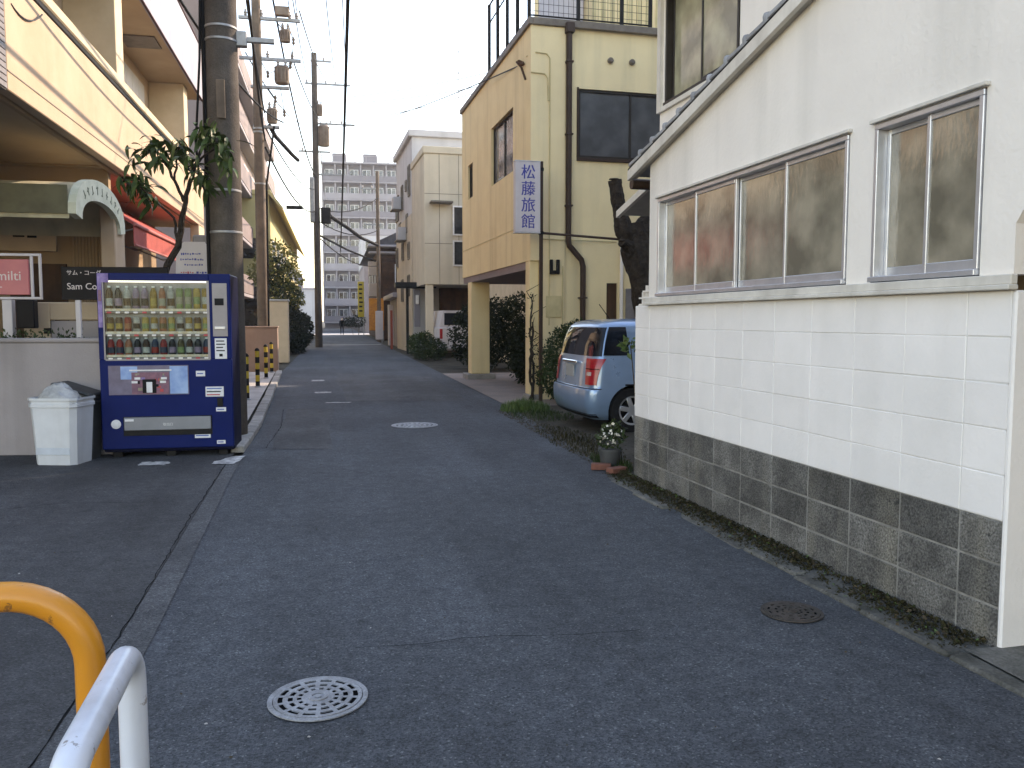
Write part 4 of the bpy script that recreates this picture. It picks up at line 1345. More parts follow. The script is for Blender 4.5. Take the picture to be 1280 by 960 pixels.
# =================================================================== WALLS AND SIGNS ON THE LEFT
b = MB()
b.cbox(-3.2, 0, -0.08, 0.08, 0.0, 1.25, .01)
lw = root('garden_wall', (-2.42, 9.98, 0), -8)
tag(lw, 'lilac-grey rendered garden wall behind the white bin', 'wall')
b.build('wall_body', 'wall_lilac', lw)
b = MB(); b.cbox(-3.22, 0.0, -0.10, 0.10, 1.252, 1.30, .012); b.build('wall_coping', 'wall_lilac', lw)
iw = root('inner_wall', (-2.9, 11.4, 0))
tag(iw, 'cream and grey stub wall behind the garden wall', 'wall')
b = MB(); b.cbox(-0.85, -0.55, -0.1, 0.1, 0, 1.72, .01); b.cbox(-0.55, 0.05, -0.1, 0.1, 1.50, 1.72, .01); b.build('cream_section', 'wall_cream', iw)
b = MB(); b.cbox(-0.545, 1.3, -0.09, 0.09, 0, 1.49, .01); b.build('grey_section', 'wall_lilac', iw)
b = MB(); b.cbox(-0.62, -0.54, -0.115, -0.1, 1.33, 1.40, .003); b.build('light_switch', 'sign_black', iw)
hg = root('planter_hedge', (-4.0, 10.9, 0)); tag(hg, 'low clipped hedge showing above the garden wall', 'hedge')
leaves('foliage', 'leaf_hedge', [(-1.2 + k * .3, 0, 1.08, .3, .28, .30) for k in range(8)], 2600, 0.055, hg, 3)
b = MB()
for k in range(8): b.tube([(-1.2 + k * .3, 0, 0), (-1.2 + k * .3 + .03, 0.02, 1.1)], 0.012, 5)
b.build('stem', 'bark_grey', hg)
# pink sign
sp = root('pink_sign', (-4.05, 11.0, 0), -4); tag(sp, 'pink sign board in a white frame behind the garden wall', 'sign')
b = MB(); b.cbox(-0.62, 0.50, -0.02, 0.02, 1.80, 2.22, .006); pb = b.build('sign_board', 'sign_pink', sp)
text('lettering', '~milti', 0.16, 'sign_letters', pb, (0.42, -0.021, 2.02), align='RIGHT')
q = MB(); q.box(-0.5, 0.2, -0.022, -0.02, 1.885, 1.895); q.build('lettering', 'sign_letters', pb)
b = MB()
b.cbox(-0.64, 0.64, -0.015, 0.015, 2.26, 2.29, .004); b.cbox(-0.64, 0.64, -0.015, 0.015, 1.745, 1.775, .004); b.cbox(0.515, 0.545, -.014, .014, 1.775, 2.26, .004); b.cbox(0.61, 0.64, -.014, .014, 1.775, 2.26, .004)
b.build('sign_frame', 'sign_white', sp)
b = MB(); b.cbox(0.20, 0.31, -0.05, 0.05, 0, 1.74, .006); b.build('post', 'sign_white', sp)
b = MB(); b.cbox(0.36, 0.56, -0.06, 0.06, 1.40, 1.74, .01); b.build('lamp_box', 'sign_black', sp)
# black sign
sb = root('black_sign', (-2.68, 10.75, 0), -6); tag(sb, 'black sign with white lettering on a thin post beside the vending machine', 'sign')
b = MB(); b.cbox(-0.47, 0.75, -0.02, 0.02, 1.74, 2.13, .004); pb = b.build('sign_board', 'sign_black', sb)
text('lettering', 'サム・コーダ', 0.066, 'sign_letters', pb, (-0.41, -0.021, 2.055))
text('lettering', 'Sam Coda', 0.108, 'sign_letters', pb, (-0.41, -0.021, 1.895))
b = MB(); b.cbox(-0.325, -0.265, -0.02, 0.02, 0, 1.738, .005); b.build('post', 'sign_white', sb)
b = MB(); b.cbox(0.55, 0.60, -0.02, 0.02, 0, 1.738, .005); b.build('post', 'sign_white', sb)
# white notice board behind the machine
sn = root('notice_board', (-1.80, 11.6, 0), -8); tag(sn, 'white notice board with rounded top above the vending machine', 'sign')
b = MB(); b.prism([(-0.24, 1.6), (0.22, 1.6), (0.22, 2.42), (0.16, 2.52), (-0.10, 2.52), (-0.20, 2.42)], -0.015, 0.015, 'y'); nb_ = b.build('sign_board', 'sign_white', sn)
for k, (x0, x1, z, mm) in enumerate([(-.14, .12, 2.36, 'sign_ink'), (-.15, .15, 2.29, 'sign_ink'), (-.10, .14, 2.22, 'sign_ink'), (-.15, .02, 2.12, 'sticker_red'), (.05, .17, 2.12, 'sign_ink')]):
    q = MB()
    x = x0
    while x < x1:
        w_ = rng.uniform(.012, .03)
        q.box(x, x + w_, -0.018, -0.0155, z - rng.uniform(.004, .014), z + rng.uniform(.004, .016))
        x += w_ + rng.uniform(.006, .014)
    q.build('lettering', mm, nb_)
b = MB(); b.cbox(-0.03, 0.03, 0.016, 0.06, 0, 2.4, .005); b.build('post', 'galvanised', sn)
b = MB(); b.cbox(-0.02, 0.30, 0.07, 0.40, 1.3, 2.62, .02); b.build('meter_cabinet', 'grey_tile', sn)

# =================================================================== LOQUAT-LIKE TREE
TR = root('garden_tree', (-2.08, 10.95, 0)); tag(TR, 'small garden tree with drooping leaf tufts beside the utility pole', 'tree')
b = MB()
tp = Vector((-2.08, 10.95, 0))
def br(pts, r0, r1):
    n_ = len(pts)
    P = []
    for i in range(n_ - 1):
        for k in range(4):
            P.append(Vector(pts[i]).lerp(Vector(pts[i + 1]), k / 4) + Vector((rng.gauss(0, .006), rng.gauss(0, .006), 0)))
    P.append(Vector(pts[-1]))
    P = [p - tp for p in P]
    b.tube(P, [r0 + (r1 - r0) * i / (len(P) - 1) for i in range(len(P))], 8)
br([(-2.08, 10.95, 0), (-2.12, 10.95, 1.7), (-2.02, 10.95, 2.1), (-1.86, 10.93, 2.4), (-1.79, 10.92, 2.8)], .05, .036)
br([(-1.79, 10.92, 2.8), (-1.72, 10.9, 3.1), (-1.60, 10.8, 3.4), (-1.46, 10.65, 3.7)], .032, .016)
br([(-1.77, 10.92, 2.95), (-1.88, 10.95, 3.2), (-1.98, 10.95, 3.4), (-2.12, 10.95, 3.62)], .022, .011)
br([(-1.86, 10.93, 2.4), (-1.90, 10.93, 2.75), (-2.1, 10.9, 2.95), (-2.26, 10.85, 3.1)], .018, .009)
br([(-1.60, 10.8, 3.4), (-1.45, 10.5, 3.45), (-1.22, 10.2, 3.5)], .016, .009)
br([(-1.88, 10.95, 3.2), (-1.80, 10.8, 3.5), (-1.76, 10.75, 3.6)], .014, .009)
br([(-1.66, 10.85, 3.3), (-1.68, 10.7, 3.3), (-1.60, 10.5, 3.3)], .012, .007)
b.build('trunk', 'bark_dark', TR)
cr = bpy.data.objects.new('crown', None); col.objects.link(cr); cr.parent = TR
def leaf_mesh(L_, W_, bend):
    n_ = 6
    vs, fs = [], []
    for i in range(n_ + 1):
        t = i / n_
        w_ = W_ * math.sin(PI * min(1, t * 0.92 + 0.08)) ** 0.8 * (1 - t * 0.15)
        x = L_ * t * math.cos(bend * t * 0.6)
        z = -L_ * t * math.sin(bend * t * 0.6)
        vs += [(x, -w_, z + w_ * .25), (x, 0, z), (x, w_, z + w_ * .25)]
        if i:
            k = 3 * i
            fs += [(k - 3, k, k + 1, k - 2), (k - 2, k + 1, k + 2, k - 1)]
    q = MB(); q.smooth = True; q.add(vs, fs)
    me = q.mesh('leaf'); me.materials.append(MATS['leaf_dark'])
    return me
lms = [leaf_mesh(.24, .032, .9), leaf_mesh(.20, .028, 1.3), leaf_mesh(.27, .036, .7)]
clusters = [(-2.12, 10.95, 3.66, 30), (-2.27, 10.85, 3.16, 30), (-1.77, 10.75, 3.62, 24), (-1.47, 10.62, 3.74, 26), (-1.22, 10.2, 3.52, 24), (-1.62, 10.5, 3.34, 22), (-1.42, 10.25, 3.12, 20), (-2.0, 10.8, 3.45, 20), (-1.33, 10.25, 3.7, 16), (-2.18, 10.9, 2.98, 14), (-1.12, 10.2, 3.3, 10), (-2.42, 10.9, 3.2, 18), (-2.3, 10.9, 3.5, 12)]
for cx, cy, cz, n_ in clusters:
    for i in range(n_):
        o = link('leaf', rng.choice(lms), None, cr)
        a = rng.uniform(0, 2 * PI)
        o.location = (cx - tp.x + rng.gauss(0, .05), cy - tp.y + rng.gauss(0, .05), cz + rng.gauss(0, .06))
        o.rotation_euler = (rng.uniform(-.5, .5), rng.uniform(-0.5, 1.15), a)
        s_ = rng.uniform(.65, 1.1)
        o.scale = (s_, s_, s_)

# =================================================================== UTILITY POLES
def pole(name, loc, r0, r1, h, m, label):
    r = root(name, loc)
    tag(r, label, 'utility pole', 'utility poles along the street')
    q = MB()
    q.tube([(0, 0, h * i / 8) for i in range(9)], [r0 + (r1 - r0) * i / 8 for i in range(9)], 24)
    q.build('shaft', m, r)
    return r
def arm(r, x0, x1, z, y=0.0, m='galvanised', ins=(), s=0.045):
    q = MB(); q.cbox(x0, x1, y - s, y + s, z - s, z + s, .006); a_ = q.build('crossarm', m, r)
    for x in ins:
        q = MB(); q.lathe([(.02, 0), (.05, .03), (.035, .06), (.06, .09), (.03, .14), (.03, .2)], 10, (x, y, z + s)); q.build('insulator', 'ceramic', a_)
P1 = pole('utility_pole', (-1.275, 10.8, 0), .197, .175, 11.5, 'pole_concrete', 'thick dark concrete utility pole right behind the vending machine')
for z in (4.83, 4.98, 3.05, 2.55):
    q = MB(); q.lathe([(.192, 0), (.197, .005), (.197, .025), (.192, .03)], 24, (0, 0, z)); q.build('band', 'galvanised', P1)
q = MB(); q.tube([(-.195, -.04, 0.2), (-.20, -.05, 2.0), (-.20, -.05, 5.6), (-.20, -.05, 9.0)], .028, 8); q.build('riser_cable', 'cable_black', P1)
q = MB(); q.tube([(-.20, -.08, 6.0), (-.24, -.1, 4.6), (-.31, -.1, 3.6), (-.28, -.1, 3.2), (-.20, -.08, 3.0)], .014, 6); q.build('hanging_cable', 'cable_black', P1)
q = MB(); q.cbox(0.17, 0.62, -0.03, 0.03, 4.86, 4.92, .006); q.cbox(0.17, 0.3, -.05, .05, 4.80, 4.98, .01); q.build('side_bracket', 'galvanised', P1)
q = MB(); q.cbox(-.05, .05, -.215, -.19, 3.9, 4.35, .004); q.build('number_plate', 'pole_brown', P1)
for k in range(10):
    q = MB(); sx = 1 if k % 2 else -1
    q.tube([(sx * .17, 0, 5.4 + k * .45), (sx * .32, 0, 5.4 + k * .45)], .01, 5); q.build('step_bolt', 'galvanised', P1)

P2 = pole('utility_pole', (-2.08, 26, 0), .17, .13, 10.9, 'pole_brown', 'brown utility pole carrying two grey transformers')
arm(P2, -.5, 1.25, 10.3, ins=(-.3, .15, .95, 1.15))
arm(P2, -.5, 1.25, 9.15, ins=(.3, 1.0))
def transformer(parent, x, z, r, h, y=-.05):
    q = MB(); q.lathe([(r * .9, 0), (r, .04), (r, h * .86), (r * 1.06, h * .87), (r * 1.06, h * .92), (r * .8, h)], 18, (x, y, z)); t_ = q.build('transformer', 'transformer_grey', parent)
    for k in (-1, 1):
        q = MB(); q.lathe([(.03, 0), (.05, .04), (.03, .08), (.05, .12), (.02, .2)], 8, (x + k * r * .5, y, z + h)); q.build('bushing', 'ceramic', t_)
    for k in range(6):
        q = MB(); a_ = PI + k * .5; q.cbox(x + r * math.cos(a_) - .01, x + r * math.cos(a_) + .01, y + r * math.sin(a_) - .04, y + r * math.sin(a_) + .01, z + h * .15, z + h * .8, .004); q.build('cooling_fin', 'transformer_grey', t_)
transformer(P2, .82, 9.66, .15, .34); transformer(P2, .70, 8.45, .21, .5); transformer(P2, .40, 7.3, .15, .42)
for k, (p0, p1, p2) in enumerate((((.6, 0, 10.2), (.75, -.1, 10.0), (.8, -.05, 9.98)), ((1.0, 0, 9.1), (.95, -.1, 9.0), (.75, -.05, 8.9)), ((.1, 0, 9.1), (.3, -.1, 8.7), (.6, -.05, 8.85)), ((.9, 0, 10.2), (1.05, -.1, 9.7), (1.0, -.05, 9.2)), ((.3, 0, 8.3), (.5, -.1, 8.0), (.42, -.05, 7.7)), ((.65, 0, 8.3), (.75, -.12, 7.6), (.5, -.05, 7.65)))):
    q = MB(); q.tube([p0, p1, p2], .014, 5); q.build('jumper_wire', 'cable_black', P2)
    q = MB(); q.lathe([(.02, 0), (.05, .05), (.03, .10), (.05, .15), (.02, .22)], 8, (p1[0], p1[1], p1[2] - .12)); q.build('insulator', 'pole_brown', P2)
q = MB(); q.cbox(.55, .95, -.25, -.05, 10.36, 10.62, .02); q.build('switch_box', 'transformer_grey', P2)
q = MB(); q.cbox(-.2, .9, -.06, .06, 8.3, 8.38, .006); q.build('transformer_bracket', 'galvanised', P2)
q = MB(); q.cbox(-.15, .6, -.06, .06, 7.15, 7.23, .006); q.build('transformer_bracket', 'galvanised', P2)
q = MB(); q.tube([(.45, -.1, 7.2), (.35, -.12, 6.5), (.2, -.15, 5.5), (.17, -.15, 1.0)], .03, 8); q.build('riser_cable', 'cable_black', P2)
for z in (7.0, 7.1, 5.5):
    q = MB(); q.lathe([(.165, 0), (.168, .05)], 16, (0, 0, z)); q.build('band', 'galvanised', P2)

P3 = pole('utility_pole', (-0.82, 47, 0), .20, .15, 15.8, 'pole_concrete', 'tall distant utility pole with several crossarms mid street')
arm(P3, -.5, 1.9, 14.2, ins=(-.4, .6, 1.1, 1.7)); arm(P3, .1, 2.1, 12.1, ins=(.8, 1.4)); arm(P3, -.9, .8, 10.6, ins=(-.7,)); arm(P3, -.2, .9, 15.4, ins=(.5,)); arm(P3, -.2, 1.4, 9.4)
transformer(P3, .45, 10.9, .3, 1.1); transformer(P3, .25, 12.5, .16, .6)
q = MB(); q.cbox(-.35, -.1, -.3, .2, 6.8, 9.2, .03); q.build('junction_box', 'galvanised', P3)
q = MB(); q.cbox(.22, .75, -.25, .15, 6.75, 7.6, .04); q.build('junction_box', 'black_metal', P3)
q = MB(); q.tube([(-1.55, -1, 7.45), (-.7, -1, 7.45)], .10, 10); q.build('cable_closure', 'cable_black', P3)
q = MB(); q.tube([(.7, .2, 7.2), (1.6, 3.0, 6.95), (2.6, 7.0, 6.7), (3.8, 10.8, 6.6)], .11, 8); q.build('cable_closure', 'cable_black', P3)
P4 = pole('utility_pole', (3.05, 58, 0), .14, .11, 11.6, 'pole_brown', 'slim far utility pole in front of the dark wooden house')
arm(P4, -1.2, .3, 10.4, ins=(-1.0, -.4)); arm(P4, -.9, .3, 8.0)

# =================================================================== OVERHEAD WIRES
def wire(pts, r, label, m='wire_grey', group='overhead wires', name='overhead_wire'):
    q = MB()
    p0 = Vector(pts[0])
    q.tube([Vector(p) - p0 for p in pts], r, 6)
    o = q.build(name, m)
    o.location = p0
    return tag(o, label, 'wire', group)
wire(catenary((0.22, -6, 7.6), (0.55, 62, 6.4), 0.35, 24), .036, 'thick black cable running overhead down the middle of the street', 'cable_black')
for i, (a, c, s_) in enumerate([((-1.1, 11, 11.3), (-1.22, 47, 14.6), .9), ((-0.85, 26, 10.6), (-0.22, 47, 14.5), .35), ((-0.6, 8, 12.5), (0.28, 47, 14.5), 1.0), ((-0.1, 8, 13.0), (0.88, 47, 14.5), 1.0)]):
    wire(catenary(a, c, s_), .02, '%s of the thin wires running between the pole tops' % ('leftmost', 'second from left', 'third from left', 'rightmost')[i], group='pole top wires')
for i, (a, c, s_) in enumerate([((-1.13, 26, 10.6), (-1.1, 10.8, 11.3), .3), ((-0.93, 26, 10.6), (-0.9, 9, 11.6), .3)]):
    wire(catenary(a, c, s_), .014, '%s thin wire from the transformer pole towards the near pole' % ('left', 'right')[i], group='near pole wires')
wire(catenary((-1.6, 26, 10.9), (-0.82, 47, 9.3), .9), .03, 'sagging dark cable slanting from the transformer pole to the tall pole', 'cable_black')
wire(catenary((-0.82, 47, 13.9), (-0.7, 150, 20), 1.5), .02, 'thin far wire beyond the tall pole', group='far wires')
wire(catenary((0.6, 47, 12.0), (3.6, 15.5, 6.3), .25), .014, 'thin service wire dropping to the corner of the yellow building')
wire(catenary((0.8, 47, 12.2), (12, 34, 13.2), .4), .02, 'lowest of the three thin wires crossing the sky above the cream block', group='wires crossing the sky')
wire(catenary((1.1, 47, 13.6), (14, 36, 14.6), .4), .02, 'topmost of the three thin wires crossing the sky above the cream block', group='wires crossing the sky')
wire(catenary((1.3, 47, 13.3), (14, 36, 14.0), .5), .02, 'middle of the three thin wires crossing the sky above the cream block', group='wires crossing the sky')
wire(catenary((0.2, 20, 10.8), (9, 22, 9.2), .3), .014, 'left thin wire slanting down to the yellow building roof', group='wires to the yellow roof')
wire(catenary((1.6, 20, 11.0), (9, 18, 8.2), .3), .014, 'right thin wire slanting down to the yellow building roof', group='wires to the yellow roof')
wire(catenary((-3.4, 10.3, 4.95), (-3.36, 11.2, 5.15), .12, 8), .010, 'short slack wire hanging on the cream balcony front', group='balcony wires')
wire(catenary((-2.3, 9.2, 6.2), (-1.27, 24, 6.9), .5), .022, 'cable strung along the street beside the cream balconies', 'cable_black')
wire([(x, 49 + 12 * i / 8, 6.3 - .55 * i / 8) for i, x in enumerate([-.7, -.3, .1, .5, .9, 1.4, 1.9, 2.4, 3.0])], .07, 'black cable bundle crossing the far street below the tall pole', 'cable_black')

# =================================================================== STRIPED BOLLARDS
def bollard(loc, label):
    r = root('bollard', loc)
    tag(r, label, 'bollard', 'striped bollards on the sidewalk')
    for k in range(6):
        q = MB()
        q.lathe([(.045, k * .13), (.045, (k + 1) * .13)], 14)
        q.build('stripe', 'black_metal' if k % 2 == 0 else 'post_yellow', r)
    q = MB(); q.lathe([(.05, .78), (.05, .80), (.035, .83), (.01, .845)], 14); q.build('cap', 'black_metal', r)
    q = MB(); q.lathe([(.07, 0), (.07, .015), (.05, .03)], 14); q.build('base', 'galvanised', r)
for loc, lab in (((-1.56, 15.6, .06), 'nearest striped bollard, beside the dark pole'), ((-1.62, 18.5, .06), 'second striped bollard from the dark pole'), ((-1.66, 21.3, .06), 'third striped bollard from the dark pole'), ((-1.69, 23.6, .06), 'farthest striped bollard, at the pinkish wall')):
    bollard(loc, lab)

# =================================================================== GUARD HOOPS (foreground left)
def arcpts(c, r, a0, a1, ax1, ax2, n=10):
    return [tuple(Vector(c) + Vector(ax1) * r * math.cos(a0 + (a1 - a0) * i / n) + Vector(ax2) * r * math.sin(a0 + (a1 - a0) * i / n)) for i in range(n + 1)]
go = root('guard_hoop', (-0.64, 2.3, 0), 6); tag(go, 'orange steel guard rail hoop at the left foreground', 'guard rail', 'guard rails')
q = MB()
X_, Z_ = (1, 0, 0), (0, 0, 1)
path = [(-2.0, 0, 0)] + [(-2.0, 0, .5)] + arcpts((-1.82, 0, .62), .18, PI, PI / 2, X_, Z_, 8) + [(-0.9, 0, .80)] + arcpts((-.20, 0, .60), .20, PI / 2, 0, X_, Z_, 10) + [(0, 0, .3), (0, 0, 0)]
q.smooth = True
q.tube(path, .038, 20)
q.build('hoop_tube', 'rail_orange', go)
q = MB(); q.lathe([(.0395, 0), (.041, .004), (.041, .03), (.0395, .034)], 18, (-.262, 0, .80), 'x'); q.build('silver_band', 'aluminium', go)
q = MB(); q.lathe([(.07, 0), (.07, .012), (.045, .02)], 20); q.build('base_flange', 'rail_orange', go)
gw = root('guard_hoop', (-0.512, 2.18, 0), 2); tag(gw, 'white steel guard rail hoop in front of the orange one', 'guard rail', 'guard rails')
q = MB()
Y_ = (0, 1, 0)
path = [(0, 0, 0), (0, 0, .3)] + arcpts((0, -.10, .58), .10, 0, PI / 2, Y_, Z_, 10) + [(0, -.42, .68)] + arcpts((0, -.52, .56), .12, PI / 2, PI, Y_, Z_, 8) + [(0, -.64, 0)]
q.smooth = True
q.tube(path, .034, 20)
q.build('hoop_tube', 'rail_white', gw)
q = MB(); q.tube([(0, -.02, .36), (0, -.62, .36)], .02, 14); q.build('middle_bar', 'rail_white', gw)
q = MB(); q.lathe([(.06, 0), (.06, .012), (.038, .02)], 20); q.build('base_flange', 'rail_white', gw)

# =================================================================== MANHOLE COVERS
def annulus(q, r0, r1, z, n, a0=0.0, a1=2 * PI, zb=None):
    vs, fs = [], []
    zb = z - .005 if zb is None else zb
    for i in range(n + 1):
        a = a0 + (a1 - a0) * i / n
        c, s_ = math.cos(a), math.sin(a)
        vs += [(r0 * c, r0 * s_, z), (r1 * c, r1 * s_, z), (r0 * c, r0 * s_, zb), (r1 * c, r1 * s_, zb)]
        if i:
            k = 4 * i
            fs += [(k - 4, k - 3, k + 1, k), (k - 3, k - 1, k + 3, k + 1), (k - 2, k - 4, k, k + 2)]
    q.add(vs, fs)
def cover(loc, rad, m, label, rings, rz=0, z=.012):
    r = root('manhole_cover', loc, rz)
    tag(r, label, 'manhole cover', 'manhole covers in the road')
    q = MB(); annulus(q, rad * .90, rad, z - .002, 48); q.build('frame_ring', m, r)
    q = MB(); q.lathe([(rad * .9, .0015), (rad * .9, .0066)], 40); q.build('sump', 'sump_dark', r)
    q = MB()
    prev = rad * .885
    for (ro, ri, nseg, duty) in rings:
        annulus(q, rad * ro, prev, z, 48)
        for k in range(nseg):
            a = 2 * PI * k / nseg
            annulus(q, rad * ri, rad * ro, z, 4, a, a + 2 * PI / nseg * (1 - duty))
        prev = rad * ri
    annulus(q, rad * .02, prev, z, 40)
    q.build('cover_plate', m, r)
    q = MB(); annulus(q, rad * .13, rad * .2, z + .004, 30); annulus(q, 0.0005, rad * .07, z + .004, 20); q.build('boss', m, r)
cover((-0.085, 3.27, 0), .195, 'cover_iron', 'pale round drain cover with slots in the near road', [(.80, .70, 14, .72), (.60, .50, 14, .62), (.42, .33, 14, .5)], 10)
cover((2.275, 3.76, 0), .155, 'cover_rusty', 'small dark rusty cover near the block wall', [(.78, .70, 12, .5), (.55, .46, 12, .5), (.34, .26, 10, .5)], 5)
cover((1.1, 11.75, 0), .33, 'cover_iron', 'worn pale manhole cover farther up the road', [(.80, .72, 16, .6), (.62, .5, 16, .5), (.4, .3, 12, .5)], 0)

# =================================================================== INN SIGN ON ITS POST
IS = root('inn_sign', (3.60, 14.35, 0), 1.94); tag(IS, 'white vertical inn sign with blue lettering on a dark post', 'sign')
q = MB(); q.cbox(-.03, .03, -.03, .03, 0, 4.27, .006); q.build('post', 'brown_pipe', IS)
q = MB(); q.cbox(-.49, -.032, -.07, .07, 3.03, 4.25, .012); pb = q.build('sign_box', 'sign_white', IS)
for k, ch in enumerate('松藤旅館'):
    text('lettering', ch, .265, 'sign_ink', pb, (-.255, -.0715, 4.05 - k * .283), align='CENTER', ext=.0015, sx=1.0)
    text('lettering', ch, .265, 'sign_ink', pb, (-.2495, -.0719, 4.05 - k * .283), align='CENTER', ext=.0015, sx=1.0)
for z in (3.015, 4.246):
    q = MB(); q.cbox(-.495, -.028, -.073, .073, z, z + .018, .004); q.build('sign_edge', 'aluminium', IS)
q = MB(); q.tube([(.03, 0, 3.03), (1.45, -.45, 2.90)], .022, 8); q.build('stay_bar', 'brown_pipe', IS)
q = MB(); q.cbox(-.035, .035, -.05, .05, 3.0, 3.06, .006); q.cbox(-.035, .035, -.05, .05, 4.1, 4.16, .006); q.build('clamp', 'black_metal', IS)

# =================================================================== POLLARDED TREE
PT = root('pollard_tree', (5.28, 13.6, 0)); tag(PT, 'dark pollarded tree trunk with cut limbs behind the blue car', 'tree')
q = MB()
def limb(pts, rad, seed, n=26):
    """gnarled limb: ring radii carry bark ridges and knots"""
    g = random.Random(seed)
    ph = [g.uniform(0, 6) for _ in range(4)]
    P, Rr = [], []
    m = 12
    for i in range(len(pts) - 1):
        for k in range(m):
            t = k / m
            t2 = t * t * (3 - 2 * t)
            P.append(Vector(pts[i]).lerp(Vector(pts[i + 1]), t)); Rr.append(rad[i] + (rad[i + 1] - rad[i]) * t2)
    P.append(Vector(pts[-1])); Rr.append(rad[-1])
    vs, fs = [], []
    for i, p in enumerate(P):
        t = (P[min(i + 1, len(P) - 1)] - P[max(i - 1, 0)]).normalized()
        u = (Vector((1, 0, 0)) - t * t.x).normalized()
        w = t.cross(u)
        for k in range(n):
            a = 2 * PI * k / n
            r = Rr[i] * (1 + .07 * math.sin(3 * a + ph[0] + i * .05) + .05 * math.sin(7 * a + ph[1] - i * .09) + .035 * math.sin(11 * a + i * .35 + ph[2]) + .05 * math.sin(i * .55 + ph[3]) + g.gauss(0, .025))
            vs.append(tuple(p + (u * math.cos(a) + w * math.sin(a)) * r))
        if i:
            for k in range(n):
                c0, c1 = (i - 1) * n + k, (i - 1) * n + (k + 1) % n
                fs.append((c0, c1, c1 + n, c0 + n))
    fs.append(tuple(range(len(vs) - n, len(vs))))
    q.add(vs, fs)
limb([(0.25, 0, 0), (.18, 0, 1.0), (.02, 0, 2.0), (-.18, 0, 2.7), (-.26, 0, 3.15)], [.34, .28, .26, .27, .17], 1)
limb([(-.18, 0, 2.6), (-.42, -.05, 3.0), (-.55, -.08, 3.5), (-.62, -.1, 3.85)], [.2, .15, .11, .105], 2)
limb([(-.2, 0, 2.85), (-.02, .1, 3.15), (.15, .1, 3.3)], [.18, .15, .10], 3)
limb([(-.1, -.05, 2.5), (-.4, -.2, 2.75), (-.56, -.3, 2.8)], [.14, .09, .07], 4)
limb([(.1, 0, 1.7), (.4, .05, 2.2), (.5, .05, 2.6)], [.16, .12, .1], 5)
q.build('trunk', 'bark_dark', PT)
for k, (p, r_) in enumerate((((-.58, -.33, 2.82), .05), ((-.63, -.1, 3.86), .09))):
    q = MB(); q.lathe([(r_, 0), (r_ * .9, .012)], 14, p); q.build('cut_face', 'bark_grey', PT)
# slender climber stem on the corner column and low shrubs
def shrub(name, loc, label, cat, blobs, n, size, m, stems=4, sm='bark_grey', aspect=.5, seed=1, group=None, sh=.8):
    r = root(name, loc); tag(r, label, cat, group)
    leaves('foliage', m, blobs, n, size, r, seed, aspect=aspect)
    q = MB()
    g = random.Random(seed)
    for k in range(stems):
        bl = blobs[k % len(blobs)]
        q.tube([(bl[0] * .5 + g.uniform(-.1, .1), bl[1] * .5 + g.uniform(-.1, .1), 0), (bl[0] * .8, bl[1] * .8, bl[2] * .6), (bl[0], bl[1], bl[2])], [.02 * sh + .006, .014 * sh + .004, .006], 6)
    q.build('stem', sm, r)
    return r
CL = root('climber', (3.5, 14.95, 0)); tag(CL, 'dark bare climber stem winding up the yellow corner column', 'climber')
q = MB()
for sd_ in range(2):
    g = random.Random(40 + sd_)
    q.tube([(.07 + .03 * math.sin(i * .33 + sd_ * 2.4) + g.gauss(0, .012), -.03 + .03 * math.cos(i * .3 + sd_), .02 + i * .085) for i in range(24 - sd_ * 6)], [.030 - i * .0008 + g.uniform(-.004, .004) for i in range(24 - sd_ * 6)], 7)
for k in range(7):
    g = random.Random(60 + k)
    z = .7 + k * .2
    q.tube([(.05, -.03, z), (.05 + g.uniform(-.12, .2), -.1, z + .12), (.05 + g.uniform(-.15, .5), -.15, z + .25)], [.012, .008, .004], 5)
q.build('stem', 'bark_dark', CL)
leaves('foliage', 'leaf_black', [(.08, -.05, 1.9, .08, .06, .1), (.08, -.05, 1.2, .1, .08, .25), (.25, -.1, .7, .22, .15, .4)], 260, .05, CL, 4)
shrub('shrub', (4.05, 14.3, 0), 'dark leafy shrub between the sign post and the blue car', 'shrub', [(0, 0, .9, .38, .3, .5), (.25, .1, 1.15, .3, .25, .35), (-.1, 0, .5, .4, .3, .4)], 4200, .075, 'leaf_hedge', 5, seed=5)
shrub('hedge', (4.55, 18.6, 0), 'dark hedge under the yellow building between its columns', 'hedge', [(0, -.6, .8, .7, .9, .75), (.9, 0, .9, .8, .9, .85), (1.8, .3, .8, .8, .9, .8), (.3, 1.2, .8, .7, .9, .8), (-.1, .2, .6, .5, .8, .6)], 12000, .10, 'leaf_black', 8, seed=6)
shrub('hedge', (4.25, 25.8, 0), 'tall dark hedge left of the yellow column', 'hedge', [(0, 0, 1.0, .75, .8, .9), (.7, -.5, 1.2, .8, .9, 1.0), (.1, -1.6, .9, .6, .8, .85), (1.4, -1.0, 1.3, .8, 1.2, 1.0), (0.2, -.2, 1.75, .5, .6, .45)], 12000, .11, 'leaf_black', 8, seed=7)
shrub('shrub', (3.3, 31.2, 0), 'small green shrub at the roadside before the black gate', 'shrub', [(0, 0, .55, .45, .6, .5), (.5, .4, .4, .4, .5, .4), (-.1, 1.4, .5, .4, .6, .45)], 3600, .10, 'leaf_hedge', 4, seed=8)
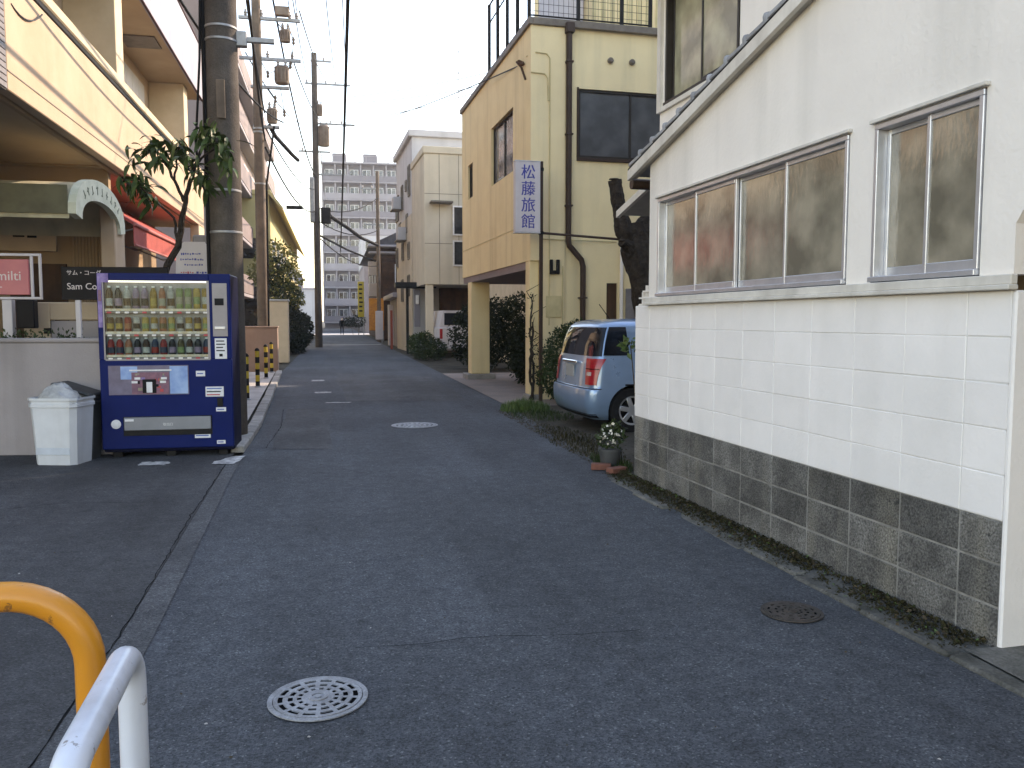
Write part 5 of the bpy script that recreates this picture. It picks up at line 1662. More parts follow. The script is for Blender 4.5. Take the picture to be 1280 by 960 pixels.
# grass tuft at the column foot
def blades(name, m, cx, cy, rx, ry, n, h0, h1, seed, label, cat, kind='stuff', lean=.5):
    g = np.random.default_rng(seed)
    vs, fs = [], []
    for i in range(n):
        a = g.uniform(0, 2 * PI); rr = g.uniform(0, 1) ** .6
        x, y = rx * rr * math.cos(a), ry * rr * math.sin(a)
        h = g.uniform(h0, h1) * (1.15 - .6 * rr)
        t = g.uniform(0, 2 * PI)
        l = g.uniform(.1, lean) * h
        dx, dy = math.cos(t) * l, math.sin(t) * l
        w_ = g.uniform(.003, .008)
        px, py = -math.sin(t) * w_, math.cos(t) * w_
        k = len(vs)
        vs += [(x - px, y - py, 0), (x + px, y + py, 0), (x + dx * .4 + px * .8, y + dy * .4 + py * .8, h * .62), (x + dx * .4 - px * .8, y + dy * .4 - py * .8, h * .62), (x + dx, y + dy, h)]
        fs += [(k, k + 1, k + 2, k + 3), (k + 3, k + 2, k + 4)]
    q = MB(); q.add(vs, fs)
    o = q.build(name, m); o.location = (cx, cy, .005)
    return tag(o, label, cat, kind=kind)
blades('grass_tuft', 'leaf_fresh', 3.08, 13.35, .42, .38, 1500, .08, .24, 1, 'green grass tuft at the foot of the yellow column', 'grass')
blades('grass', 'leaf_hedge', 3.15, 12.6, .5, .9, 700, .03, .10, 2, 'sparse weeds on the bare earth beside the car', 'grass')
blades('grass', 'moss', 2.9, 9.8, .35, 1.6, 1000, .02, .07, 3, 'dry weeds along the road edge by the car', 'grass')
blades('grass', 'leaf_hedge', 2.78, 8.1, .16, .5, 420, .03, .14, 4, 'weeds around the potted flowers at the wall corner', 'grass')
# loose gravel and crumbs on the earth, one mass
q = MB(); g = random.Random(9)
for i in range(1500):
    x, y = 2.75 + abs(g.gauss(0, .28)), g.uniform(7.3, 13.4)
    if x > 3.2 and y > 10.2: continue
    s_ = g.uniform(.004, .018)
    q.mat(g.choice(['earth', 'dirty_concrete', 'dry_litter', 'earth']))
    q.M = Matrix.Translation((x - .15, y, .006)) @ Matrix.Rotation(g.uniform(0, 6), 4, 'Z')
    q.add([(-s_, -s_ * .7, 0), (s_, -s_ * .6, 0), (s_ * .8, s_ * .7, 0), (-s_ * .7, s_ * .6, 0), (0, 0, s_ * .8)], [(0, 1, 4), (1, 2, 4), (2, 3, 4), (3, 0, 4)])
tag(q.build('gravel'), 'loose gravel crumbs along the earth edge near the car', 'gravel', kind='stuff')
# road crumbs: tiny pale chips scattered on the asphalt
q = MB(); g = random.Random(19)
for i in range(60):
    x, y = g.uniform(-2.4, 2.5), g.uniform(2.2, 9)
    s_ = g.uniform(.003, .009)
    q.mat(g.choice(['pale_concrete', 'concrete', 'dry_litter', 'dry_litter', 'dry_litter']))
    q.M = Matrix.Translation((x, y, .006)) @ Matrix.Rotation(g.uniform(0, 6), 4, 'Z')
    q.add([(-s_, -s_ * .5, 0), (s_, -s_ * .6, 0), (s_ * .8, s_ * .7, 0), (-s_ * .7, s_ * .6, 0), (0, 0, s_ * .7)], [(0, 1, 4), (1, 2, 4), (2, 3, 4), (3, 0, 4)])
tag(q.build('road_litter'), 'tiny pale chips scattered on the asphalt', 'litter', kind='stuff')
# potted flowers and bricks at the far corner of the block wall
FP = root('flower_pot', (2.72, 7.95, 0)); tag(FP, 'dark pot with small white flowers at the block wall corner', 'flower pot')
q = MB(); q.lathe([(.07, 0), (.09, .02), (.11, .17), (.12, .17), (.12, .20), (.10, .20)], 16); q.build('pot', 'bin_dark', FP)
leaves('foliage', 'leaf_hedge', [(0, 0, .30, .14, .14, .13), (.06, .04, .38, .1, .1, .1)], 260, .06, FP, 5)
tag(leaves('flowers', 'petal', [(-.02, -.05, .36, .13, .12, .11)], 40, .03, FP, 6, aspect=.9), kind='stuff')
for loc, rz, lab in (((2.68, 7.62, 0), 25, 'red-brown brick lying nearest the block wall corner'), ((2.60, 7.86, 0), -20, 'red-brown brick lying beside the flower pot')):
    r = root('brick', loc, rz); tag(r, lab, 'brick', 'loose bricks')
    q = MB(); q.cbox(-.10, .10, -.05, .05, .004, .065, .006); q.build('brick_body', 'terracotta', r)
shrub('potted_plant', (3.44, 8.6, 0), 'bright green sprig leaning past the white wall corner', 'plant', [(-.27, 0, 1.22, .10, .06, .08), (-.05, 0, .9, .05, .05, .1)], 70, .08, 'leaf_fresh', 2, seed=12, sh=.2)

# =================================================================== CAR
CAR = root('parked_car', (3.18, 11.22, 0), 2.0); tag(CAR, 'light blue hatchback parked tail to the street beside the white house', 'car')
LV = [(.17, .14, 3.84, .76), (.24, .05, 3.90, .815), (.36, .005, 3.95, .842), (.52, .0, 3.95, .847), (.575, .012, 3.95, .846), (.60, .055, 3.94, .845), (.75, .070, 3.90, .843), (.90, .085, 3.78, .836), (.97, .10, 3.5, .826),
      (1.03, .115, 2.95, .812), (1.20, .15, 2.68, .775), (1.34, .19, 2.42, .74), (1.42, .225, 2.22, .71), (1.47, .29, 2.05, .66), (1.505, .44, 1.85, .55), (1.52, .8, 1.6, .35)]
def lv(z):
    z = min(max(z, LV[0][0]), LV[-1][0])
    for a, c in zip(LV, LV[1:]):
        if a[0] <= z <= c[0]:
            t = (z - a[0]) / (c[0] - a[0])
            return [a[i] + (c[i] - a[i]) * t for i in (1, 2, 3)]
def rad_(z, w): return min(.17, w * .5)
def P(p, z, side=-1):
    """p: 0..1 tail from centre to corner, 1..2 corner arc, 2..3 flank, 3..4 front corner, 4..5 nose"""
    xr, xf, w = lv(z)
    r = rad_(z, w)
    if p <= 1: x, y = xr + .03 * p * p, (w - r) * p
    elif p <= 2:
        a = (p - 1) * PI / 2
        x, y = xr + .03 + r * (1 - math.cos(a)), w - r + r * math.sin(a)
    elif p <= 3: x, y = xr + .03 + r + (xf - xr - .03 - 2 * r) * (p - 2), w
    elif p <= 4:
        a = (p - 3) * PI / 2
        x, y = xf - r + r * math.sin(a), w - r + r * math.cos(a)
    else: x, y = xf, (w - r) * (5 - p)
    return Vector((x, side * y, z))
ps_ = [i / 4 for i in range(0, 4)] + [1 + i / 8 for i in range(8)] + [2 + i / 20 for i in range(20)] + [3 + i / 6 for i in range(6)] + [4 + i / 3 for i in range(4)]
zs = sorted(set([l[0] for l in LV] + [.2, .3, .44, .65, .82, .935, 1.1, 1.27, 1.38, 1.445, 1.485]))
ring = [(p, -1) for p in ps_] + [(p, 1) for p in ps_[::-1][1:-1]]
vs, fs = [], []
for z in zs: vs += [tuple(P(p, z, s_)) for p, s_ in ring]
n_ = len(ring)
for i in range(len(zs) - 1):
    for k in range(n_): fs.append((i * n_ + k, i * n_ + (k + 1) % n_, (i + 1) * n_ + (k + 1) % n_, (i + 1) * n_ + k))
fs.append(tuple(range(n_ - 1, -1, -1))); fs.append(tuple(range((len(zs) - 1) * n_, len(zs) * n_)))
q = MB(); q.smooth = True; q.add(vs, fs)
body = q.build('body', 'car_blue', CAR)
# cut the wheel arches
cut = MB()
for x in (.66, 3.15):
    cut.lathe([(.335, -1.0), (.335, 1.0)], 36, (x, 0, .30), 'y')
cutme = cut.mesh('arch_cut')
cuto = link('arch_cut', cutme, None)
md = body.modifiers.new('arch', 'BOOLEAN'); md.object = cuto; md.operation = 'DIFFERENCE'; md.solver = 'EXACT'
cuto.parent = CAR
bpy.context.view_layer.update()
nm = bpy.data.meshes.new_from_object(body.evaluated_get(bpy.context.evaluated_depsgraph_get()))
body.modifiers.clear(); body.data = nm
bpy.data.objects.remove(cuto)
if not nm.materials: nm.materials.append(MATS['car_blue'])
nm.polygons.foreach_set('use_smooth', [True] * len(nm.polygons))
nm.set_sharp_from_angle(angle=R(32))
def skin(name, m, p0, p1, z0, z1, off, npp=10, nz=6, side=-1, parent=CAR, trim=None):
    vs, fs = [], []
    for j in range(nz + 1):
        z = z0 + (z1 - z0) * j / nz
        a0, a1 = p0, p1
        if trim: a0, a1 = trim(j / nz)
        for i in range(npp + 1):
            p = a0 + (a1 - a0) * i / npp
            c = P(p, z, side)
            du = P(min(p + .02, 5), z, side) - P(max(p - .02, 0), z, side)
            dz = P(p, z + .01, side) - P(p, z - .01, side)
            n = du.cross(dz).normalized()
            if n.dot(c - Vector((1.8, 0, .8))) < 0: n = -n
            vs.append(tuple(c + n * off))
    for j in range(nz):
        for i in range(npp):
            k = j * (npp + 1) + i
            fs.append((k, k + 1, k + npp + 2, k + npp + 1))
    q = MB(); q.smooth = True; q.add(vs, fs)
    return q.build(name, m, parent)
def flank(x, z):
    xr, xf, w = lv(z); r = rad_(z, w)
    return 2 + (x - xr - .03 - r) / (xf - xr - .03 - 2 * r)
for sd_ in (-1, 1):
    skin('rear_window', 'car_glass', 0, 1.72, 1.02, 1.40, .004, 16, 8, sd_)
    skin('quarter_window', 'car_glass', 0, 1, 1.03, 1.405, .005, 8, 8, sd_, trim=lambda t: (1.78 + t * .03, flank(.62 - t * .02, 1.03 + t * .375)))
    skin('door_window', 'car_glass', 0, 1, 1.03, 1.41, .005, 8, 8, sd_, trim=lambda t: (flank(.90, 1.03 + t * .38), flank(1.62, 1.03 + t * .38)))
    skin('door_window', 'car_glass', 0, 1, 1.03, 1.41, .005, 8, 8, sd_, trim=lambda t: (flank(1.70, 1.03 + t * .38), flank(2.62 - t * .45, 1.03 + t * .38)))
    tl = skin('tail_light', 'tail_red', 0.86, 1.95, .64, .985, .012, 12, 8, sd_, trim=lambda t: (0.90 - .05 * t, 1.62 + .33 * t * t))
    skin('tail_divider', 'car_black', 0.88, 1.7, .845, .855, .0165, 8, 1, sd_, tl); skin('reverse_lamp', 'tail_clear', .95, 1.3, .76, .81, .018, 8, 3, sd_, tl)
    skin('body_moulding', 'car_black', flank(.55, .60), flank(3.1, .60), .628, .650, .006, 20, 1, sd_)
    skin('bumper_seam', 'car_black', 0, 1.95, .583, .594, .003, 20, 1, sd_)
    skin('lower_skirt', 'car_black', 0, 1.7, .20, .255, .004, 16, 2, sd_)
    skin('door_seam', 'car_black', flank(.80, .8), flank(.808, .8), .45, 1.02, .003, 1, 8, sd_, trim=lambda t: (flank(.80 + .0 * t, .45 + .57 * t), flank(.807, .45 + .57 * t)))
    q = MB(); q.cbox(1.05, 1.22, sd_ * .848 - .012, sd_ * .848 + .012, .84, .87, .006); q.build('door_handle', 'car_blue', CAR)
    q = MB(); q.cbox(2.42, 2.55, sd_ * .90 - .07, sd_ * .90 + .07, 1.02, 1.15, .02); q.build('wing_mirror', 'car_blue', CAR)
skin('windscreen', 'car_glass', 4.0, 5, 1.05, 1.42, .004, 8, 8, -1); skin('windscreen', 'car_glass', 4.0, 5, 1.05, 1.42, .004, 8, 8, 1)
for sd_ in (-1, 1):
    skin('headlight', 'tail_clear', 3.3, 4.3, .66, .84, .008, 8, 4, sd_)
q = MB(); q.cbox(.055, .075, -.165, .165, .72, .885, .004); pl = q.build('number_plate', 'plate_white', CAR)
q = MB(); q.cbox(.040, .075, -.30, .30, .91, .95, .01); q.build('hatch_handle', 'chrome', CAR)
q = MB(); q.tube([(.62, -.1, 1.50), (.45, -.1, 1.72)], .006, 6); q.build('aerial', 'car_black', CAR)
for x in (.66, 3.15):
    for sd_ in (-1, 1):
        y = sd_ * .765
        q = MB(); q.lathe([(.19, -.085), (.285, -.085), (.298, -.06), (.298, .06), (.285, .085), (.19, .085), (.185, .0), (.19, -.085)], 36, (x, y, .298), 'y', False); wh = q.build('wheel', 'tyre', CAR)
        q = MB()
        yo = y + sd_ * .075
        q.lathe([(.195, -.012), (.195, .012), (.175, .012), (.17, -.0), (.195, -.012)], 36, (x, yo, .298), 'y', False)
        q.lathe([(.06, -.012), (.06, .014), (.03, .02)], 20, (x, yo, .298), 'y')
        for k in range(6):
            a = k * PI / 3 + .2
            q.M = Matrix.Translation((x, yo, .298)) @ Matrix.Rotation(a, 4, 'Y')
            q.cbox(.04, .185, -.010, .010, -.032, .032, .006)
        q.M = None
        q.build('rim', 'alloy', wh)
        q = MB(); q.lathe([(.19, -.02), (.19, .02)], 30, (x, y, .298), 'y'); q.build('brake_disc', 'car_black', wh)
q = MB(); q.box(.25, 3.7, -.70, .70, .16, .50); q.build('underbody', 'car_black', CAR)

# =================================================================== LEFT SIDE FURTHER ON
def simple_root(name, loc, label, cat, rz=0, group=None):
    r = root(name, loc, rz)
    return tag(r, label, cat, group)
r = simple_root('planter_wall', (-2.0, 24.6, 0), 'pinkish rendered low wall beyond the bollards', 'wall')
q = MB(); q.cbox(-.48, .43, -.15, .15, 0, 1.28, .012); q.build('wall_body', 'wall_pinkish', r)
q = MB(); q.cbox(-.50, .45, -.17, .17, 1.282, 1.32, .01); q.build('coping', 'wall_pinkish', r)
r = simple_root('gate_pillar', (-1.82, 30.5, 0), 'pale cream gate pillar beyond the pinkish wall', 'pillar')
q = MB(); q.cbox(-.72, .25, -.3, .3, 0, 2.15, .015); q.build('pillar_body', 'wall_cream', r)
q = MB(); q.cbox(-.75, .28, -.33, .33, 2.152, 2.22, .012); q.build('cap', 'pale_concrete', r)
r = simple_root('dark_frame', (-2.42, 26.2, 0), 'black steel frame standing above the pinkish wall', 'frame')
q = MB(); q.cbox(-.32, -.25, -.04, .04, 0, 1.95, .005); q.cbox(.22, .32, -.04, .04, 0, 1.95, .005); q.cbox(-.25, .22, -.04, .04, 1.85, 1.95, .005); q.build('frame_bars', 'black_metal', r)
q = MB(); q.box(-.25, .22, -.01, .01, 0.9, 1.85); q.build('panel', 'dark_glass', r)
shrub('hedge', (-1.85, 40.0, 0), 'black-green roadside hedge left of the tall pole', 'hedge', [(0, 0, 1.0, .6, 1.4, .95), (.25, -1.4, .6, .4, .9, .6), (-.2, 1.6, 1.3, .6, 1.3, 1.0), (.35, 2.6, 1.0, .45, 1.2, .8)], 7000, .15, 'leaf_black', 6, seed=21)
q = simple_root('street_tree', (-2.35, 36.5, 0), 'yellow-green tree in front of the yellow building', 'tree')
leaves('crown', 'leaf_yellow', [(0, 0, 4.1, .85, .9, .7), (.5, .1, 3.3, .6, .7, .6), (-.5, 0, 3.5, .6, .7, .6), (.2, 0, 2.7, .7, .7, .5), (.75, .2, 2.4, .4, .5, .4)], 2600, .16, q, 31)
leaves('inner_foliage', 'leaf_hedge', [(0, 0, 3.4, .7, .7, .8), (.3, 0, 2.5, .7, .7, .6)], 1500, .16, q, 32)
bb = MB(); bb.tube([(0, 0, 0), (.02, 0, 1.4), (.0, 0, 2.6), (.1, 0, 3.8)], [.11, .09, .06, .03], 8); bb.tube([(.0, 0, 2.0), (.4, .1, 2.8), (.55, .1, 3.3)], [.05, .03, .015], 6); bb.tube([(.0, 0, 2.3), (-.3, .0, 3.0), (-.5, .0, 3.5)], [.05, .03, .015], 6)
bb.build('trunk', 'bark_grey', q)

def block(name, loc, rz, w, d, h, m, label, cat='building', roofm='flashing', group=None):
    r = simple_root(name, loc, label, cat, rz, group)
    q = MB(); q.box(0, w, 0, d, 0, h); q.build('wall', m, r)
    q = MB(); q.cbox(-.08, w + .08, -.08, d + .08, h, h + .25, .02); q.build('parapet', roofm, r)
    return r
def face_window(r, axis, pos, u0, u1, z0, z1, glass='dark_glass', frame='aluminium', out=-1):
    """window on a face: axis 'y' = face at y=pos spanning x, axis 'x' = face at x=pos spanning y"""
    t = .06
    def bx(q, a0, a1, b0, b1, d0, d1):
        lo, hi = sorted((pos + out * d0, pos + out * d1))
        if axis == 'y': q.box(a0, a1, lo, hi, b0, b1)
        else: q.box(lo, hi, a0, a1, b0, b1)
    q = MB()
    bx(q, u0, u0 + t, z0, z1, 0.0, .06); bx(q, u1 - t, u1, z0, z1, 0.0, .06); bx(q, u0 + t, u1 - t, z0, z0 + t, 0.0, .06); bx(q, u0 + t, u1 - t, z1 - t, z1, 0.0, .06)
    um = (u0 + u1) / 2
    bx(q, um - .03, um + .03, z0 + t, z1 - t, 0.0, .05)
    f_ = q.build('window', frame, r)
    for a, c in ((u0 + t, um - .03), (um + .03, u1 - t)):
        q = MB(); bx(q, a, c, z0 + t, z1 - t, .012, .022); q.build('pane', glass, f_)
    return f_
# yellow building on the left, beyond the trees
r = block('yellow_block', (-12.0, 45.5, 0), 0, 8.8, 34, 8.0, 'bldg_yellow', 'yellow building with dark window bands behind the brown pole', roofm='bldg_yellow')
for z in (2.2, 4.7):
    q = MB(); q.box(2.0, 8.7, -.05, .0, z, z + 1.05); f_ = q.build('window_band', 'black_metal', r)
    for k in range(5):
        q = MB(); q.box(2.1 + k * 1.32, 3.3 + k * 1.32, -.07, -.052, z + .08, z + .97); q.build('pane', 'dark_glass', f_)
for z in (2.2, 4.7):
    for k in range(9): face_window(r, 'x', 8.8, 1.2 + k * 3.6, 3.4 + k * 3.6, z, z + 1.1, out=1)
q = MB(); q.prism([(8.8, 8.0), (9.5, 7.2), (9.5, 7.35), (8.8, 8.24)], -.4, 34, 'y'); q.build('eave', 'bldg_yellow', r)
# tall apartment block with white slabs (left)
r = block('apartment_block', (-13.2, 41.0, 0), 0, 8.4, 31, 14.2, 'bldg_mauve', 'tall mauve apartment block with pale balcony slabs behind the poles', roofm='bldg_slab')
r.location = (-13.9, 82.0, 0)
r.location = (-13.0, 33.0, 0)
for fl in range(5):
    z = 2.6 + fl * 2.6
    q = MB(); q.cbox(8.4, 8.95, .2, 30.8, z, z + .16, .02); q.build('balcony_slab', 'bldg_slab', r)
    q = MB(); q.cbox(8.88, 8.96, .2, 30.8, z + .17, z + 1.05, .01); q.build('balcony_front', 'bldg_mauve', r)
    for k in range(7): face_window(r, 'x', 8.4, 1.2 + k * 4.2, 3.6 + k * 4.2, z + .2, z + 2.0, out=1)

# =================================================================== RIGHT SIDE FURTHER ON
r = root('cream_block', (3.66, 34.0, 0), 1.94); tag(r, 'cream and white three-storey block beyond the yellow building', 'building')
q = MB(); q.box(0, 9, 0, 4.0, 2.96, 8.2); q.build('front_wall', 'bldg_cream', r)
q = MB(); q.cbox(-.06, 9.06, -.06, 4.0, 8.2, 8.5, .03); q.build('front_parapet', 'bldg_cream', r)
q = MB(); q.box(.02, 9, 4.0, 10.4, 0, 9.7); q.build('rear_wall', 'bldg_white', r)
q = MB(); q.box(-.02, 0.02, 4.0, 10.4, 0, 6.3); q.build('rear_cladding', 'bldg_cream', r)
q = MB(); q.cbox(-.15, 9.1, 3.85, 10.5, 9.7, 10.0, .03); q.build('roof_cornice', 'bldg_white', r)
q = MB()
for k in range(4):
    q.box(.8 * k + .6, .8 * k + .62, -.004, .0, 2.96, 8.2)
for z in (4.6, 6.6): q.box(0, 9, -.005, -.0045 + .0045, z, z + .02)
q.build('panel_joint', 'flashing', r)
face_window(r, 'y', 0, 1.15, 2.6, 4.95, 6.15, 'dim_glass'); face_window(r, 'y', 0, 1.15, 2.6, 3.7, 4.75, 'dim_glass')
q = MB(); q.cbox(0.2, 1.1, -.5, -.02, 6.2, 6.28, .01); q.build('canopy', 'flashing', r)
for y, z, w_, h in ((4.6, 7.2, .7, 1.4), (5.9, 7.6, .5, .5), (7.4, 6.9, .7, 1.2), (9.4, 6.6, 1.2, 1.3), (4.7, 4.3, .6, .8), (7.0, 4.4, .7, .9), (9.5, 4.2, .8, 1.0), (4.8, 2.6, .7, 1.0), (7.3, 2.4, .8, 1.1), (5.6, 5.6, .6, .9), (8.4, 5.4, .8, 1.0)):
    face_window(r, 'x', -.02 if z < 5.2 else .02, y, y + w_, z, z + h, 'dim_glass', 'flashing')
for y, z in ((6.0, 5.3), (8.0, 7.0)):
    q = MB(); q.cbox(-.42, -.03, y, y + .8, z, z + .6, .02); q.build('air_conditioner', 'bldg_white', r)
    q = MB(); q.cbox(-.5, -.021, y - .1, y + .9, z - .06, z - .005, .01); q.build('unit_shelf', 'flashing', r)
q = MB(); q.box(1.2, 9, 3.6, 3.95, 0, 2.95); q.build('carport_back', 'wood_dark', r)
q = MB(); q.cbox(.05, .35, .05, .35, 0, 2.955, .015); q.build('carport_post', 'bldg_cream', r)
# aerial on the roof
ra = root('roof_aerial', (5.45, 36.5, 9.95)); tag(ra, 'thin television aerial on the roof beyond the yellow building', 'aerial')
q = MB(); q.tube([(0, 0, 0), (0, 0, 3.3)], .02, 6); q.build('mast', 'galvanised', ra)
for z, l in ((2.2, .45), (3.1, .5)):
    q = MB(); q.tube([(-l, 0, z - .08), (l, 0, z + .08)], .012, 5)
    for k in range(7):
        x = -l + k * l / 3
        q.tube([(x, -.22, z + x * .18), (x, .22, z + x * .18)], .008, 4)
    q.build('antenna', 'galvanised', ra)
# white van tail in the carport
va = root('parked_van', (4.1, 33.0, 0), 4); tag(va, 'white parked van partly hidden behind the dark hedge', 'van')
q = MB(); q.cbox(0, 1.5, 0, 3.2, .28, 1.25, .08); q.prism([(.05, 1.24), (1.45, 1.24), (1.32, 1.88), (.18, 1.88)], .05, 3.0, 'y'); q.build('body', 'sign_white', va)
q = MB(); q.box(.22, 1.28, .04, .048, 1.30, 1.78); q.build('rear_window', 'car_glass', va)
for x in (.08, 1.42):
    q = MB(); q.cbox(x - .06, x + .06, -.01, .02, .75, 1.15, .01); q.build('tail_light', 'tail_red', va)
for x in (.1, 1.4):
    for y in (.6, 2.5):
        q = MB(); q.lathe([(.12, -.08), (.27, -.08), (.29, 0), (.27, .08), (.12, .08)], 18, (x, y, .29), 'x'); q.build('wheel', 'tyre', va)
for i, (a, c, s_, r_) in enumerate((((-2.4, 26, 9.3), (-1.3, 47, 12.0), .5, .02), ((-1.1, 26, 9.3), (-.4, 47, 12.2), .4, .02), ((-1.27, 10.8, 8.2), (-1.9, 26, 7.6), .4, .022), ((-1.1, 10.8, 7.4), (-1.9, 26, 6.8), .5, .026), ((-1.9, 26, 6.6), (-.9, 47, 7.4), .6, .028), ((-1.9, 26, 7.2), (-.9, 47, 8.6), .5, .022))):
    wire(catenary(a, c, s_), r_, '%s cable strung past the brown transformer pole' % ('left upper', 'right upper', 'thin near', 'thick near', 'thick far', 'thin far')[i], 'cable_black', 'cables at the transformer pole')
wire([(-2.12, 31.0, 8.35), (-1.95, 31.6, 8.1), (-1.45, 33.0, 7.75), (-1.25, 33.6, 7.65)], .075, 'short thick black cable closure hanging beyond the transformer pole', 'cable_black', 'cables at the transformer pole')
# more lines at the far pole
for i, (z, x1, z1) in enumerate(((6.9, 3.0, 7.6), (6.0, 3.0, 5.2), (7.6, 3.05, 9.8))):
    wire(catenary((-.7, 47.2, z), (x1, 58, z1), .5), .03, '%s black cable sagging between the tall pole and the slim far pole' % ('middle', 'lowest', 'topmost')[i], 'cable_black', 'far pole cables')
# black gate with lantern
gt = root('gate', (3.25, 37.0, 0)); tag(gt, 'black roofed gate post with lantern by the cream block', 'gate')
q = MB(); q.cbox(-.12, .0, -.06, .06, 0, 2.9, .01); q.cbox(.75, .9, -.06, .06, 0, 2.9, .01); q.cbox(-.6, 1.2, -.4, .4, 2.9, 3.15, .03); q.build('frame', 'black_metal', gt)
q = MB(); q.cbox(.25, .5, -.1, .1, 1.2, 2.85, .01); q.build('door_leaf', 'bldg_grey', gt)
q = MB(); q.cbox(.30, .44, -.2, -.1, 2.2, 2.6, .02); q.build('lantern', 'button_white', gt)
# small shop front with red posts
sh = root('small_shop', (3.35, 44.5, 0)); tag(sh, 'small grey-green shop with a white eave and red post', 'shop')
q = MB(); q.box(.1, 5, .3, 8, 0, 2.7); q.build('wall', 'bldg_grey', sh)
q = MB(); q.cbox(-.3, 5.2, -.2, 8.2, 2.7, 2.95, .03); q.build('eave', 'bldg_slab', sh)
q = MB(); q.cbox(-.05, .12, .0, .2, 0, 2.69, .01); q.build('post', 'red_post', sh)
q = MB(); q.box(.4, 1.5, .24, .299, .3, 1.3); q.build('crate_stack', 'black_metal', sh)
q = MB(); q.cbox(-.5, -.38, -1.2, -1.08, 0, 2.0, .01); q.build('red_marker', 'red_post', sh)
q = MB(); q.cbox(-.2, .3, 5.0, 5.6, 0, 2.4, .01); q.build('pillar', 'sign_white', sh)
# wooden house
wd = root('wooden_house', (3.45, 62.0, 0)); tag(wd, 'tall dark brown wooden house beyond the cream block', 'house')
q = MB(); q.box(.03, 8, .03, 22, 0, 7.2); q.build('wall', 'wood_dark', wd)
for k in range(30):
    q = MB(); q.cbox(-.02, .03, .03, 22, .1 + k * .235, .32 + k * .235, .006); q.build('plank', 'wood_dark', wd)
    q = MB(); q.cbox(.03, 8, -.02, .03, .1 + k * .235, .32 + k * .235, .006); q.build('plank', 'wood_dark', wd)
q = MB(); q.prism([(-.9, 6.9), (8.9, 6.9), (4, 9.2)], -.8, 22.6, 'y'); q.build('roof', 'wood_roof', wd)
for k in range(4): face_window(wd, 'x', -.02, 2 + k * 5, 4.2 + k * 5, 4.0, 5.6)
face_window(wd, 'y', -.02, 1.0, 2.6, 4.2, 5.6)
q = MB(); q.cbox(-.9, 2.4, -1.0, -.02, 6.3, 6.45, .02); q.cbox(-1.0, 2.0, -1.3, -.3, 6.75, 6.9, .02); q.build('pent_roof', 'bldg_slab', wd)
# street signs and banners far down the right side
def board(name, loc, w, h, d, m, label, post=True, z0=None, cat='sign'):
    r = root(name, loc); tag(r, label, cat)
    z0 = z0 if z0 is not None else 1.0
    q = MB(); q.cbox(-w / 2, w / 2, -d / 2, d / 2, z0, z0 + h, .02); bo = q.build('board', m, r)
    q = MB(); g = random.Random(int(loc[1] * 7))
    if m in ('sign_white', 'sign_orange'): h, h_ = 0, h
    else: h_ = h
    for k in range(int(h / .45)):
        zz = z0 + h - .3 - k * .42
        if zz < z0 + .1: break
        q.cbox(-w * .3, w * .3 * g.uniform(.5, 1), -d / 2 - .008, -d / 2 - .002, zz - .08, zz + .08, .002)
    if q.v: q.build('lettering', 'sign_black' if m != 'sign_black' else 'sign_letters', bo)
    q = MB(); q.tube([(w / 2 - .06 if post else 0, d / 2 + .05, 0), (w / 2 - .06 if post else 0, d / 2 + .05, z0 + h_ * .9)], .04, 8); q.build('post', 'galvanised', r)
board('banner', (3.0, 60.5, 0), 1.05, 2.3, .06, 'sign_orange', 'orange banner in front of the dark wooden house', z0=.75, cat='banner')
board('box_sign', (3.0, 64.5, 0), .75, 1.05, .3, 'sign_white', 'upper white box sign beside the wooden house', z0=4.9)
board('box_sign', (3.15, 68.0, 0), .7, 1.05, .3, 'sign_white', 'lower white box sign beside the wooden house', z0=3.4)
board('tall_sign', (2.6, 82.0, 0), .6, 3.4, .3, 'sign_yellow', 'tall yellow sign at the far end of the street', z0=1.8)
board('lamp_sign', (2.95, 56.0, 0), .5, 1.9, .2, 'sign_white', 'narrow white standing sign by the orange banner', z0=.2)
shrub('shrub', (2.4, 84.0, 0), 'round dark shrub under the tall yellow sign', 'shrub', [(0, 0, 1.4, .7, .7, .6), (-.9, .5, 1.3, .6, .6, .5)], 900, .2, 'leaf_black', 3, seed=41)

# =================================================================== FAR END
ap = root('far_apartments', (-1.6, 150.0, 0), -3); tag(ap, 'grey multi-storey apartment building closing the street', 'building')
q = MB(); q.box(0, 13.2, .9, 14, 0, 28.6); q.build('wall', 'bldg_grey', ap)
NF = 9
for f_ in range(NF):
    z = 1.2 + f_ * 3.05
    q = MB(); q.cbox(-.1, 13.3, -.5, .9, z - .25, z, .03); q.build('balcony_slab', 'bldg_slab', ap)
    q = MB(); q.cbox(-.1, 13.3, -.5, -.36, z + .02, z + 1.0, .02); q.build('balcony_front', 'bldg_slab' if f_ % 2 else 'bldg_grey', ap)
    for k in range(6):
        x = .4 + k * 2.15
        q = MB(); q.box(x, x + 1.5, .82, .895, z + .05, z + 2.2); w_ = q.build('window', 'aluminium', ap)
        q = MB(); q.box(x + .08, x + .70, .79, .818, z + .1, z + 2.12); q.build('pane', 'dark_glass', w_)
        q = MB(); q.box(x + .80, x + 1.42, .79, .818, z + .1, z + 2.12); q.build('pane', 'grey_glass', w_)
for k in range(7):
    q = MB(); q.cbox(-.1 + k * 2.2, .12 + k * 2.2, -.34, .88, 1.2, 28.5, .02); q.build('party_wall', 'bldg_slab', ap)
q = MB(); q.cbox(-.2, 13.4, -.55, 14.1, 28.6, 28.9, .03); q.build('roof_edge', 'bldg_slab', ap)
q = MB()
for k in range(8): q.box(-.1 + k * 1.9, .05 + k * 1.9, -.5, -.4, 28.9, 30.0)
q.box(-.1, 13.3, -.5, -.4, 29.9, 30.0)
q.build('roof_railing', 'bldg_slab', ap)
